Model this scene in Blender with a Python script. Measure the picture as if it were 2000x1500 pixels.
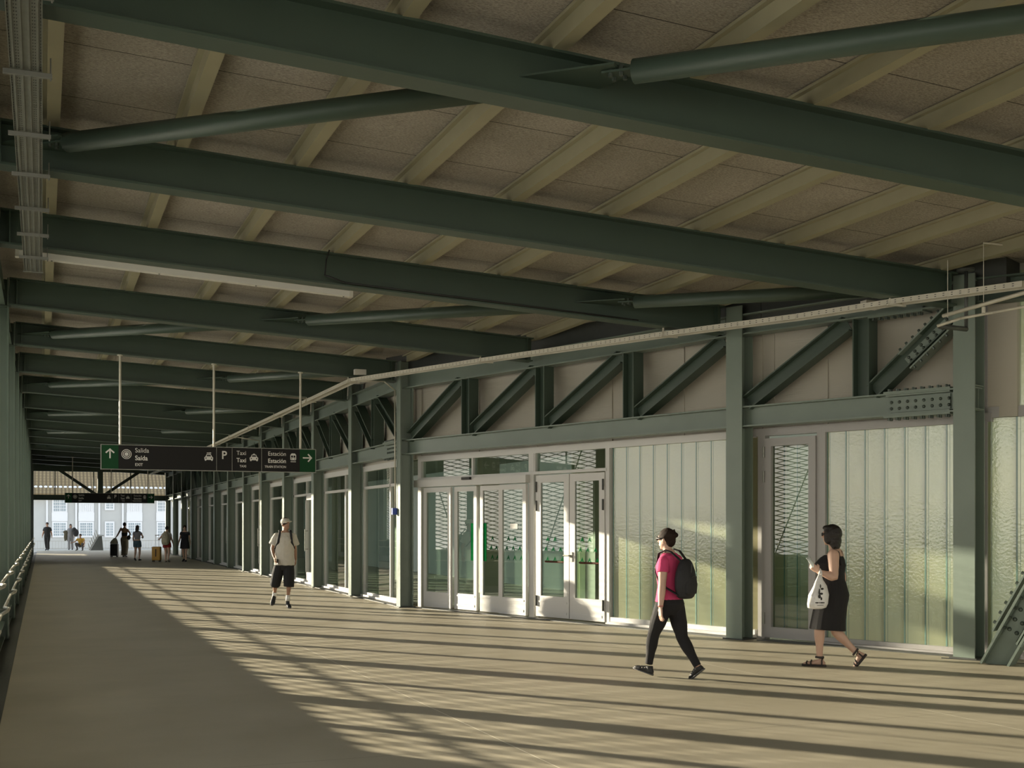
import bpy, bmesh, math, random
from mathutils import Vector as V, Matrix, Quaternion
random.seed(7)
PI = math.pi
scn = bpy.context.scene
for o in list(bpy.data.objects): bpy.data.objects.remove(o)

# ------------------------------------------------------------------ camera, world, sun, exposure
# world axes: +y runs along the corridor away from the viewer, +x across it to the right
F, H0, HY = 2300.0, 1.62, 1025.0
PHI = math.atan2(917, 2300)
CP, SP = math.cos(PHI), math.sin(PHI)
cd = bpy.data.cameras.new('camera'); cam = bpy.data.objects.new('camera', cd)
scn.collection.objects.link(cam); scn.camera = cam
cam.location = (0, 0, H0); cam.rotation_euler = (PI/2, 0, -PHI)
cd.sensor_width = 36; cd.lens = 36*F/2000; cd.shift_y = (HY-750)/2000
cd.clip_start = .05; cd.clip_end = 600
w = bpy.data.worlds.new('sky'); scn.world = w; w.use_nodes = True
nt = w.node_tree; nt.nodes.clear()
ou = nt.nodes.new('ShaderNodeOutputWorld'); bg = nt.nodes.new('ShaderNodeBackground')
tc = nt.nodes.new('ShaderNodeTexCoord'); sx = nt.nodes.new('ShaderNodeSeparateXYZ'); rp = nt.nodes.new('ShaderNodeValToRGB')
nt.links.new(tc.outputs['Generated'], sx.inputs[0]); nt.links.new(sx.outputs['Z'], rp.inputs[0])
rp.color_ramp.elements[0].position = 0.0; rp.color_ramp.elements[0].color = (1.0, .93, .78, 1)
rp.color_ramp.elements[1].position = .5; rp.color_ramp.elements[1].color = (.40, .48, .58, 1)
nt.links.new(rp.outputs[0], bg.inputs[0]); bg.inputs[1].default_value = 3.4
nt.links.new(bg.outputs[0], ou.inputs[0])
SUN = V((.614, -.78, -.174)).normalized()
sd = bpy.data.lights.new('sun', 'SUN'); so = bpy.data.objects.new('sun', sd); scn.collection.objects.link(so)
so.rotation_euler = SUN.to_track_quat('-Z', 'Y').to_euler(); so.location = (-20, 40, 20)
sd.energy = 23.5; sd.color = (1.0, .89, .68); sd.angle = math.radians(.6)
scn.view_settings.view_transform = 'Standard'; scn.view_settings.look = 'None'
scn.view_settings.gamma = 1; scn.view_settings.use_curve_mapping = False
scn.view_settings.exposure = 0.0

# ------------------------------------------------------------------ helpers
def C2W(X, Y, z): return V((X*CP + Y*SP, -X*SP + Y*CP, z))
def gnd(px, py, z=0.0):                 # point of a horizontal plane z seen at a pixel of the photo
    Y = F*(H0-z)/(py-HY); return C2W((px-1000)/F*Y, Y, z)
def at(px, py, Y): return C2W((px-1000)/F*Y, Y, H0 + (HY-py)/F*Y)

def mat(name, col, rough=.5, metal=0, bump=None, var=None, spec=.5, **kw):
    m = bpy.data.materials.new(name); m.use_nodes = True; t = m.node_tree; b = t.nodes['Principled BSDF']
    b.inputs['Base Color'].default_value = (*col, 1); b.inputs['Roughness'].default_value = rough
    b.inputs['Metallic'].default_value = metal; b.inputs['Specular IOR Level'].default_value = spec
    for k, v in kw.items(): b.inputs[k.replace('_', ' ')].default_value = v
    co = t.nodes.new('ShaderNodeTexCoord')
    if var:                              # (scale, amount): blotchy colour variation
        n = t.nodes.new('ShaderNodeTexNoise'); n.inputs['Scale'].default_value = var[0]; n.inputs['Detail'].default_value = 6
        mx = t.nodes.new('ShaderNodeMix'); mx.data_type = 'RGBA'
        mx.inputs[6].default_value = (*[c*(1-var[1]) for c in col], 1); mx.inputs[7].default_value = (*[min(1, c*(1+var[1])) for c in col], 1)
        t.links.new(co.outputs['Object'], n.inputs['Vector']); t.links.new(n.outputs[0], mx.inputs[0]); t.links.new(mx.outputs[2], b.inputs['Base Color'])
    if bump:                             # (scale, strength)
        n = t.nodes.new('ShaderNodeTexNoise'); n.inputs['Scale'].default_value = bump[0]; n.inputs['Detail'].default_value = 4
        bp = t.nodes.new('ShaderNodeBump'); bp.inputs['Strength'].default_value = bump[1]; bp.inputs['Distance'].default_value = .01
        t.links.new(co.outputs['Object'], n.inputs['Vector']); t.links.new(n.outputs[0], bp.inputs['Height']); t.links.new(bp.outputs[0], b.inputs['Normal'])
    return m
M = {}
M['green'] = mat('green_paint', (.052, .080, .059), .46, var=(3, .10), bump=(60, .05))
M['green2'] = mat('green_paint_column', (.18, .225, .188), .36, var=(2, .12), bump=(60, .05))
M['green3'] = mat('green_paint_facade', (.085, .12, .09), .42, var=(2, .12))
M['bolt'] = mat('bolt_steel', (.08, .10, .085), .4, .3)
M['purlin'] = mat('beige_purlin', (.33, .305, .20), .55, var=(5, .08))
M['white'] = mat('white_frame', (.60, .59, .57), .38)
M['gframe'] = mat('grey_frame', (.36, .35, .34), .4)
M['galv'] = mat('galvanised_steel', (.24, .245, .215), .42, .5, var=(14, .25))
M['galvd'] = mat('galvanised_dark', (.20, .20, .18), .5, .4)
M['galvl'] = mat('galvanised_light', (.56, .53, .44), .5, .3, var=(10, .15))
M['fix'] = mat('fixture_white', (.62, .60, .54), .4)
M['panel'] = mat('sign_dark', (.017, .0155, .0155), .6, spec=.2)
M['sgreen'] = mat('sign_green', (.008, .060, .020), .6, spec=.2)
M['swhite'] = mat('sign_white', (.72, .70, .66), .4)
M['rubber'] = mat('black_rubber', (.02, .02, .02), .6)
M['dark'] = mat('dark_metal', (.05, .055, .05), .5, var=(6, .2))
M['red'] = mat('red_bar', (.35, .02, .02), .4)
M['film'] = mat('green_film', (.005, .09, .025), .95, spec=0)
M['paper'] = mat('paper', (.75, .74, .70), .7)
M['blue'] = mat('blue_plug', (.03, .07, .4), .4)
M['inner'] = mat('interior_wall', (.20, .22, .18), .8, var=(1, .2))
M['innerf'] = mat('interior_floor', (.45, .42, .35), .4)
M['render'] = mat('pale_masonry', (.36, .365, .36), .85, var=(1.2, .06))
M['plaza'] = mat('pale_paving', (.88, .83, .74), .8, var=(.5, .08))
M['bwhite'] = mat('white_joinery', (.56, .57, .59), .6)
M['bpane'] = mat('far_pane', (.22, .27, .30), .25)
M['lamp'] = mat('lamp_metal', (.3, .3, .28), .4, .5)
M['tree'] = mat('foliage', (.16, .26, .05), .8)

def nodes(m):
    t = m.node_tree; return t, t.nodes['Principled BSDF'], t.nodes.new('ShaderNodeTexCoord')
def cladding():
    m = mat('beige_cladding', (.50, .465, .39), .6); t, b, co = nodes(m)
    mp = t.nodes.new('ShaderNodeMapping'); mp.inputs['Scale'].default_value = (1, 1, 40)
    n = t.nodes.new('ShaderNodeTexNoise'); n.inputs['Scale'].default_value = 2
    bp = t.nodes.new('ShaderNodeBump'); bp.inputs['Strength'].default_value = .25; bp.inputs['Distance'].default_value = .01
    t.links.new(co.outputs['Object'], mp.inputs[0]); t.links.new(mp.outputs[0], n.inputs[0]); t.links.new(n.outputs[0], bp.inputs['Height']); t.links.new(bp.outputs[0], b.inputs['Normal'])
    return m
M['clad'] = cladding()
def deck():                              # wood wool boards with joints across the corridor
    m = mat('wood_wool_board', (.3, .27, .21), .9); t, b, co = nodes(m)
    mp = t.nodes.new('ShaderNodeMapping'); mp.inputs['Scale'].default_value = (9, 30, 9)
    n = t.nodes.new('ShaderNodeTexNoise'); n.inputs['Scale'].default_value = 4.5; n.inputs['Detail'].default_value = 6; n.inputs['Roughness'].default_value = .75
    n2 = t.nodes.new('ShaderNodeTexNoise'); n2.inputs['Scale'].default_value = .9; n2.inputs['Detail'].default_value = 3
    r = t.nodes.new('ShaderNodeValToRGB'); r.color_ramp.elements[0].position = .36; r.color_ramp.elements[0].color = (.19, .17, .145, 1)
    r.color_ramp.elements[1].position = .6; r.color_ramp.elements[1].color = (.50, .455, .39, 1)
    mx = t.nodes.new('ShaderNodeMix'); mx.data_type = 'RGBA'; mx.blend_type = 'MULTIPLY'; mx.inputs[0].default_value = .55
    r2 = t.nodes.new('ShaderNodeValToRGB'); r2.color_ramp.elements[0].position = .35; r2.color_ramp.elements[0].color = (.6, .6, .56, 1); r2.color_ramp.elements[1].position = .65
    sp = t.nodes.new('ShaderNodeSeparateXYZ'); mo = t.nodes.new('ShaderNodeMath'); mo.operation = 'PINGPONG'; mo.inputs[1].default_value = .6
    lt = t.nodes.new('ShaderNodeMath'); lt.operation = 'LESS_THAN'; lt.inputs[1].default_value = .006
    mj = t.nodes.new('ShaderNodeMix'); mj.data_type = 'RGBA'; mj.inputs[7].default_value = (.05, .045, .035, 1)
    L = t.links.new
    L(co.outputs['Object'], mp.inputs[0]); L(mp.outputs[0], n.inputs[0]); L(n.outputs[0], r.inputs[0])
    L(co.outputs['Object'], n2.inputs[0]); L(n2.outputs[0], r2.inputs[0]); L(r.outputs[0], mx.inputs[6]); L(r2.outputs[0], mx.inputs[7])
    L(co.outputs['Object'], sp.inputs[0]); L(sp.outputs['Y'], mo.inputs[0]); L(mo.outputs[0], lt.inputs[0])
    L(lt.outputs[0], mj.inputs[0]); L(mx.outputs[2], mj.inputs[6]); L(mj.outputs[2], b.inputs['Base Color'])
    bp = t.nodes.new('ShaderNodeBump'); bp.inputs['Strength'].default_value = .18; bp.inputs['Distance'].default_value = .01
    L(n.outputs[0], bp.inputs['Height']); L(bp.outputs[0], b.inputs['Normal'])
    return m
M['deck'] = deck()
M['parapet'] = mat('parapet_panel', (.22, .27, .22), .5)
def floorm():
    m = mat('sealed_concrete', (.4, .36, .28), .42, spec=.28); t, b, co = nodes(m); L = t.links.new
    n = t.nodes.new('ShaderNodeTexNoise'); n.inputs['Scale'].default_value = .7; n.inputs['Detail'].default_value = 8; n.inputs['Roughness'].default_value = .6
    n3 = t.nodes.new('ShaderNodeTexNoise'); n3.inputs['Scale'].default_value = 120; n3.inputs['Detail'].default_value = 2
    r = t.nodes.new('ShaderNodeValToRGB'); r.color_ramp.elements[0].position = .3; r.color_ramp.elements[0].color = (.36, .32, .235, 1)
    r.color_ramp.elements[1].position = .72; r.color_ramp.elements[1].color = (.47, .425, .325, 1)
    g = t.nodes.new('ShaderNodeMix'); g.data_type = 'RGBA'; g.blend_type = 'MULTIPLY'; g.inputs[0].default_value = .18
    L(co.outputs['Object'], n.inputs[0]); L(co.outputs['Object'], n3.inputs[0]); L(n.outputs[0], r.inputs[0]); L(r.outputs[0], g.inputs[6]); L(n3.outputs[0], g.inputs[7])
    sp = t.nodes.new('ShaderNodeSeparateXYZ'); L(co.outputs['Object'], sp.inputs[0])
    last = g.outputs[2]
    def line(axis, off, per, wd, col):
        nonlocal last
        a = t.nodes.new('ShaderNodeMath'); a.operation = 'SUBTRACT'; a.inputs[1].default_value = off; L(sp.outputs[axis], a.inputs[0])
        p = t.nodes.new('ShaderNodeMath'); p.operation = 'PINGPONG'; p.inputs[1].default_value = per/2; L(a.outputs[0], p.inputs[0])
        l = t.nodes.new('ShaderNodeMath'); l.operation = 'LESS_THAN'; l.inputs[1].default_value = wd/2; L(p.outputs[0], l.inputs[0])
        x = t.nodes.new('ShaderNodeMix'); x.data_type = 'RGBA'; x.inputs[7].default_value = (*col, 1); L(l.outputs[0], x.inputs[0]); L(last, x.inputs[6]); last = x.outputs[2]
    line('Y', 8.0, 7.9, .006, (.17, .15, .11)); line('X', 3.2, 3.98*2, .008, (.74, .70, .58)); line('X', 7.18, 3.98*2, .008, (.74, .70, .58))
    L(last, b.inputs['Base Color'])
    rr = t.nodes.new('ShaderNodeMapRange'); rr.inputs[3].default_value = .42; rr.inputs[4].default_value = .60; L(n.outputs[0], rr.inputs[0]); L(rr.outputs[0], b.inputs['Roughness'])
    return m
M['floor'] = floorm()
def glass(name, tint=(.75, .82, .78), base=.05, rough=.0, wav=None):
    m = bpy.data.materials.new(name); m.use_nodes = True; t = m.node_tree; t.nodes.clear(); L = t.links.new
    o = t.nodes.new('ShaderNodeOutputMaterial'); mx = t.nodes.new('ShaderNodeMixShader'); tr = t.nodes.new('ShaderNodeBsdfTransparent'); gl = t.nodes.new('ShaderNodeBsdfGlossy')
    fr = t.nodes.new('ShaderNodeFresnel'); fr.inputs[0].default_value = 1.5
    ad = t.nodes.new('ShaderNodeMath'); ad.operation = 'MULTIPLY_ADD'; ad.inputs[1].default_value = 1.3; ad.inputs[2].default_value = base; ad.use_clamp = True
    tr.inputs[0].default_value = (*tint, 1); gl.inputs['Roughness'].default_value = rough
    ge = t.nodes.new('ShaderNodeNewGeometry'); iv = t.nodes.new('ShaderNodeMath'); iv.operation = 'SUBTRACT'; iv.inputs[0].default_value = 1; ml = t.nodes.new('ShaderNodeMath'); ml.operation = 'MULTIPLY'
    L(ge.outputs['Backfacing'], iv.inputs[1]); L(iv.outputs[0], ml.inputs[0]); L(ad.outputs[0], ml.inputs[1])
    L(fr.outputs[0], ad.inputs[0]); L(ml.outputs[0], mx.inputs[0]); L(tr.outputs[0], mx.inputs[1]); L(gl.outputs[0], mx.inputs[2]); L(mx.outputs[0], o.inputs[0])
    if wav:
        co = t.nodes.new('ShaderNodeTexCoord'); n = t.nodes.new('ShaderNodeTexNoise'); n.inputs['Scale'].default_value = wav[0]
        bp = t.nodes.new('ShaderNodeBump'); bp.inputs['Strength'].default_value = wav[1]; bp.inputs['Distance'].default_value = .01
        L(co.outputs['Object'], n.inputs[0]); L(n.outputs[0], bp.inputs['Height']); L(bp.outputs[0], gl.inputs['Normal'])
    return m
M['glass'] = glass('clear_glass')
def uglass(name, col, yel, clear=0.0, bumpy=.26):
    m = bpy.data.materials.new(name); m.use_nodes = True; t = m.node_tree; t.nodes.clear(); L = t.links.new
    o = t.nodes.new('ShaderNodeOutputMaterial'); co = t.nodes.new('ShaderNodeTexCoord')
    df = t.nodes.new('ShaderNodeBsdfDiffuse'); tl = t.nodes.new('ShaderNodeBsdfTranslucent'); gl = t.nodes.new('ShaderNodeBsdfGlossy'); gl.inputs['Roughness'].default_value = .12
    m1 = t.nodes.new('ShaderNodeMixShader'); m1.inputs[0].default_value = .6; m2 = t.nodes.new('ShaderNodeMixShader'); fr = t.nodes.new('ShaderNodeFresnel'); fr.inputs[0].default_value = 1.5
    ad = t.nodes.new('ShaderNodeMath'); ad.operation = 'MULTIPLY_ADD'; ad.inputs[1].default_value = 1.5; ad.inputs[2].default_value = .12; ad.use_clamp = True
    n = t.nodes.new('ShaderNodeTexNoise'); n.inputs['Scale'].default_value = 30; n.inputs['Detail'].default_value = 3
    n2 = t.nodes.new('ShaderNodeTexNoise'); n2.inputs['Scale'].default_value = 1.3
    bp = t.nodes.new('ShaderNodeBump'); bp.inputs['Strength'].default_value = bumpy; bp.inputs['Distance'].default_value = .014
    mx = t.nodes.new('ShaderNodeMix'); mx.data_type = 'RGBA'; mx.inputs[6].default_value = (*col, 1); mx.inputs[7].default_value = (*yel, 1)
    L(co.outputs['Object'], n.inputs[0]); L(co.outputs['Object'], n2.inputs[0]); L(n.outputs[0], bp.inputs['Height']); L(bp.outputs[0], gl.inputs['Normal'])
    L(n2.outputs[0], mx.inputs[0]); L(mx.outputs[2], df.inputs[0]); L(mx.outputs[2], tl.inputs[0])
    L(df.outputs[0], m1.inputs[1]); L(tl.outputs[0], m1.inputs[2]); L(fr.outputs[0], ad.inputs[0]); L(ad.outputs[0], m2.inputs[0]); L(m1.outputs[0], m2.inputs[1]); L(gl.outputs[0], m2.inputs[2]); ge = t.nodes.new('ShaderNodeNewGeometry'); tr = t.nodes.new('ShaderNodeBsdfTransparent'); m3 = t.nodes.new('ShaderNodeMixShader')
    cm = t.nodes.new('ShaderNodeMath'); cm.operation = 'MAXIMUM'; cm.inputs[1].default_value = clear; L(ge.outputs['Backfacing'], cm.inputs[0])
    L(cm.outputs[0], m3.inputs[0]); L(m2.outputs[0], m3.inputs[1]); L(tr.outputs[0], m3.inputs[2]); L(m3.outputs[0], o.inputs[0])
    return m
M['hall'] = uglass('hall_glass', (.30, .345, .31), (.36, .385, .33), .0, .2)
M['uglass'] = uglass('channel_glass', (.42, .50, .36), (.58, .58, .31))
M['uglass2'] = uglass('channel_glass_yellow', (.50, .47, .30), (.56, .52, .34))
M['uedge'] = mat('glass_edge', (.16, .27, .23), .15, spec=1)
def tiles():
    m = mat('roof_tiles', (.5, .38, .24), .9); t, b, co = nodes(m); L = t.links.new
    wv = t.nodes.new('ShaderNodeTexWave'); wv.inputs['Scale'].default_value = .95; wv.bands_direction = 'X'; wv.inputs['Distortion'].default_value = .4
    w2 = t.nodes.new('ShaderNodeTexWave'); w2.inputs['Scale'].default_value = .8; w2.bands_direction = 'Y'; w2.inputs['Distortion'].default_value = .8
    n = t.nodes.new('ShaderNodeTexNoise'); n.inputs['Scale'].default_value = 1.2
    r = t.nodes.new('ShaderNodeValToRGB'); r.color_ramp.elements[0].color = (.085, .06, .028, 1); r.color_ramp.elements[1].color = (.20, .15, .075, 1)
    a = t.nodes.new('ShaderNodeMath'); a.operation = 'MULTIPLY'; sc2 = t.nodes.new('ShaderNodeMath'); sc2.operation = 'MULTIPLY_ADD'; sc2.inputs[1].default_value = .45; sc2.inputs[2].default_value = .55; a2 = t.nodes.new('ShaderNodeMath'); a2.operation = 'MULTIPLY_ADD'; a2.inputs[1].default_value = 1.0; a2.inputs[2].default_value = 0
    L(co.outputs['Object'], wv.inputs[0]); L(co.outputs['Object'], w2.inputs[0]); L(co.outputs['Object'], n.inputs[0])
    L(wv.outputs[1], a.inputs[0]); L(w2.outputs[1], sc2.inputs[0]); L(sc2.outputs[0], a.inputs[1]); L(a.outputs[0], a2.inputs[0]); L(a2.outputs[0], r.inputs[0]); L(r.outputs[0], b.inputs['Base Color'])
    return m
M['tiles'] = tiles()

class MB:
    def __init__(s): s.v = []; s.f = []
    def add(s, vs, fs):
        n = len(s.v); s.v += [tuple(p) for p in vs]; s.f += [tuple(i+n for i in f) for f in fs]; return s
    def hexa(s, p):                       # p: 4 bottom + 4 top corners
        return s.add(p, [(3, 2, 1, 0), (4, 5, 6, 7), (0, 1, 5, 4), (1, 2, 6, 5), (2, 3, 7, 6), (3, 0, 4, 7)])
    def box(s, x0, x1, y0, y1, z0, z1):
        return s.hexa([(x0, y0, z0), (x1, y0, z0), (x1, y1, z0), (x0, y1, z0), (x0, y0, z1), (x1, y0, z1), (x1, y1, z1), (x0, y1, z1)])
    def obox(s, c, ax, ay, az, a, b, h):  # centre, unit axes, full sizes
        c = V(c); ax = V(ax)*a/2; ay = V(ay)*b/2; az = V(az)*h/2
        return s.hexa([c-ax-ay-az, c+ax-ay-az, c+ax+ay-az, c-ax+ay-az, c-ax-ay+az, c+ax-ay+az, c+ax+ay+az, c-ax+ay+az])
    def bar(s, p, q, a, b, up=(0, 0, 1)): # rectangular bar p-q: a sideways, b along up
        p = V(p); q = V(q); d = (q-p); L = d.length; d.normalize(); sd_ = d.cross(V(up)).normalized(); u = sd_.cross(d)
        return s.obox((p+q)/2, d, sd_, u, L, a, b)
    def ibeam(s, p, q, h, b, tw=.016, tf=.022, up=(0, 0, 1), off=0):
        p = V(p); q = V(q); d = (q-p).normalized(); sd_ = d.cross(V(up)).normalized(); u = sd_.cross(d)
        for c, a, t in ((h/2-tf/2, b, tf), (-h/2+tf/2, b, tf)): s.bar(p+u*c, q+u*c, a, t, u)
        return s.bar(p, q, tw, h-2*tf, u)
    def tube(s, p, q, r, n=16, r2=None):
        p = V(p); q = V(q); d = (q-p).normalized(); a = d.orthogonal().normalized(); b = d.cross(a); r2 = r if r2 is None else r2
        vs = [p + (a*math.cos(2*PI*i/n) + b*math.sin(2*PI*i/n))*r for i in range(n)] + [q + (a*math.cos(2*PI*i/n) + b*math.sin(2*PI*i/n))*r2 for i in range(n)]
        return s.add(vs, [(i, (i+1) % n, (i+1) % n + n, i+n) for i in range(n)] + [tuple(range(n-1, -1, -1)), tuple(range(n, 2*n))])
    def path(s, pts, r, n=10):
        for a, b in zip(pts, pts[1:]): s.tube(a, b, r, n)
        for a in pts[1:-1]: s.ball(a, (r, r, r), 8, 6)
        return s
    def ball(s, c, r, n=16, m=10, R=None):
        c = V(c); vs = []; fs = []
        for j in range(m+1):
            for i in range(n):
                p = V((r[0]*math.sin(PI*j/m)*math.cos(2*PI*i/n), r[1]*math.sin(PI*j/m)*math.sin(2*PI*i/n), r[2]*math.cos(PI*j/m)))
                vs.append(c + (R @ p if R else p))
        for j in range(m):
            for i in range(n): fs.append((j*n+i, (j+1)*n+i, (j+1)*n+(i+1) % n, j*n+(i+1) % n))
        return s.add(vs, fs)
    def loft(s, rings):
        n = len(rings[0]); k = len(rings); vs = [p for r in rings for p in r]; fs = []
        for j in range(k-1):
            for i in range(n): fs.append((j*n+i, j*n+(i+1) % n, (j+1)*n+(i+1) % n, (j+1)*n+i))
        fs += [tuple(range(n-1, -1, -1)), tuple((k-1)*n+i for i in range(n))]
        return s.add(vs, fs)
    def prism(s, pts, dv):                # closed polygon pushed along dv
        n = len(pts); dv = V(dv); vs = [V(p) for p in pts] + [V(p)+dv for p in pts]
        return s.add(vs, [tuple(range(n-1, -1, -1)), tuple(range(n, 2*n))] + [(i, (i+1) % n, (i+1) % n + n, i+n) for i in range(n)])
    def over(s, o, m):                     # merge into the mesh of o as a surface pattern of its own material
        me = o.data; k = len(me.materials); me.materials.append(m); bm = bmesh.new(); bm.from_mesh(me); vs = [bm.verts.new(p) for p in s.v]
        for f in s.f: bm.faces.new([vs[i] for i in f]).material_index = k
        bm.to_mesh(me); bm.free()
    def mesh(s, name, m, smooth=False):
        me = bpy.data.meshes.new(name); me.from_pydata(s.v, [], s.f); me.validate()
        bm = bmesh.new(); bm.from_mesh(me); bmesh.ops.recalc_face_normals(bm, faces=bm.faces); bm.to_mesh(me); bm.free()
        me.materials.append(m)
        if smooth:
            for p in me.polygons: p.use_smooth = True
        return me
    def build(s, name, m, parent=None, smooth=False, **tags):
        o = bpy.data.objects.new(name, s.mesh(name, m, smooth)); scn.collection.objects.link(o)
        if parent: o.parent = parent; o.matrix_parent_inverse = parent.matrix_world.inverted() if parent.location.length else Matrix()
        return tag(o, **tags)
def tag(o, label=None, cat=None, group=None, kind=None):
    if label: o['label'] = label
    if cat: o['category'] = cat
    if group: o['group'] = group
    if kind: o['kind'] = kind
    return o
def empty(name, loc, **tags):
    o = bpy.data.objects.new(name, None); scn.collection.objects.link(o); o.location = loc
    o.matrix_world = Matrix.Translation(loc); return tag(o, **tags)
ORD = ['nearest', 'second', 'third', 'fourth', 'fifth', 'sixth', 'seventh', 'eighth', 'ninth', 'tenth', 'eleventh', 'twelfth', 'thirteenth', 'fourteenth', 'fifteenth', 'sixteenth', 'seventeenth', 'eighteenth', 'nineteenth', 'twentieth']
def copy_tree(o, parent=None):
    c = o.copy(); scn.collection.objects.link(c); c.parent = parent
    for ch in o.children: copy_tree(ch, c)
    return c

# ------------------------------------------------------------------ plan
ZB = lambda x: H0 + 3.14 - .048*x         # underside of the roof beams (the roof falls to the right)
BH = .40
A = V((6.50, 22.48, 0)); B = V((9.03, 14.43, 0)); Cc = V((10.29, 11.32, 0)); D = V((12.3, 7.9, 0)); E = V((14.6, 4.2, 0))
SB = [0.2, 4.0, 7.75, 11.32, 14.5, 18.5, 22.48, 26.4, 30.4, 34.4, 38.2, 41.8, 45.5, 49.3, 53.2, 57.3, 61.4, 65.5, 69.6]
def xw(s):                                # x of the wall line at distance s
    if s >= A.y: return A.x
    for p, q in ((B, A), (Cc, B), (D, Cc), (E, D)):
        if s >= p.y or p is E: return p.x + (q.x-p.x)*(s-p.y)/(q.y-p.y)
    return E.x + (4.2-s)*.62
END = 69.6

# floor
MB().box(-.32, 22, -22, 79, -.3, 0).build('floor', M['floor'], kind='structure')
MB().box(-.42, -.32, -22, 76, -.3, .006).box(-1.3, -.42, -22, 76, -.3, -.03).build('trim_1', M['dark'], kind='structure')
MB().box(-200, 200, -60, 300, -1.6, -1.5).build('ground', M['plaza'], kind='structure')
# roof deck
m = MB(); z = lambda x: ZB(x)+BH+.15
m.hexa([(-1.3, -22, z(-1.3)), (15, -22, z(15)), (15, 79.5, z(15)), (-1.3, 79.5, z(-1.3)), (-1.3, -22, z(-1.3)+.25), (15, -22, z(15)+.25), (15, 79.5, z(15)+.25), (-1.3, 79.5, z(-1.3)+.25)])
m.build('ceiling', M['deck'], kind='structure')

# purlins
for i in range(13):
    x1 = .145 + 1.108*i; x0 = x1-.11; sm = -5.5; e = END+.3
    if i > 5:                              # the outer purlins stop where the wall line crosses them
        for k in range(700):
            s_ = -5 + k*.1
            if xw(s_) < x1: e = s_+1.5; break
    zb = ZB(x1)+BH; m = MB()
    m.box(x0, x1, sm, e, zb, zb+.010)
    m.box(x0, x0+.012, sm, e, zb+.01, zb+.15)
    m.box(x0-.045, x0, sm, e, zb+.125, zb+.15); m.box(x1-.012, x1, sm, e, zb+.01, zb+.035)
    for q in SB[1:9]:
        if q+.6 < e: m.box(x0-.004, x0, q+.30, q+.308, zb+.004, zb+.125)
    m.build('roof_purlin', M['purlin'], label='beige steel roof purlin running along the ceiling, %s from the left wall' % ORD[i].replace('nearest', 'first'), cat='purlin', group='beige purlins under the roof deck')

# roof beams
NODE = {}                                  # beam index -> x of the brace joints
def beam_end(s): return xw(s) - .03
_hb = MB(); _hb.tube((0, 0, 0), (0, 0, 1), .017, 6); HEX = _hb.mesh('bolt', M['bolt'])
_db = MB(); _db.ball((0, 0, 0), (.021,)*3, 10, 8); DOME = _db.mesh('rivet_head', M['bolt'], True)
def bolt(c, ax, parent, h=.035, dome=False, sc=1.0):
    o = bpy.data.objects.new('bolt', DOME if dome else HEX); scn.collection.objects.link(o); o.parent = parent
    Mx = Matrix.Translation(V(c)) @ V(ax).to_track_quat('Z', 'Y').to_matrix().to_4x4() @ Matrix.Diagonal((sc, sc, sc if dome else h, 1))
    o.matrix_parent_inverse = Matrix(); o.matrix_basis = Mx
    return o
diag = []                                  # braces: (beam i, x) -> (beam i-1, x)
def lay(i, x):                             # start at left on beam i and step towards the viewer
    while i > 0:
        nx = x + 3.55; i2 = i-1
        if nx > xw(SB[i2]) - .15: nx = xw(SB[i2]) - .35
        diag.append((i, x, i2, nx)); 
        if nx > xw(SB[i2]) - .5: break
        i, x = i2, nx
lay(3, -.15); lay(6, -.15); lay(8, -.15); lay(10, -.15); lay(12, -.15); lay(14, -.15); lay(16, -.15); lay(18, -.15)
beams = {}
for i, s in enumerate(SB):
    xe = beam_end(s); x0 = -.45
    nm = 'green steel roof beam crossing the corridor, %s' % ('nearest, overhead' if i < 3 else '%s from the viewer' % ORD[i-2])
    if i == 0: nm = 'green steel roof beam behind the viewer'
    if i == 1: nm = 'green steel roof beam just over the viewer'
    m = MB(); m.ibeam((x0, s, ZB(x0)+BH/2), (xe, s, ZB(xe)+BH/2), BH, .22, .014, .02)
    for xx in (x0+.1, xe-.1): m.box(xx, xx+.014, s-.1, s+.1, ZB(xx)+.02, ZB(xx)+BH-.02)
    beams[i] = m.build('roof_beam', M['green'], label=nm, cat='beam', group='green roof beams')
    if i >= 2 and i % 3 == 2: pass
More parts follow.
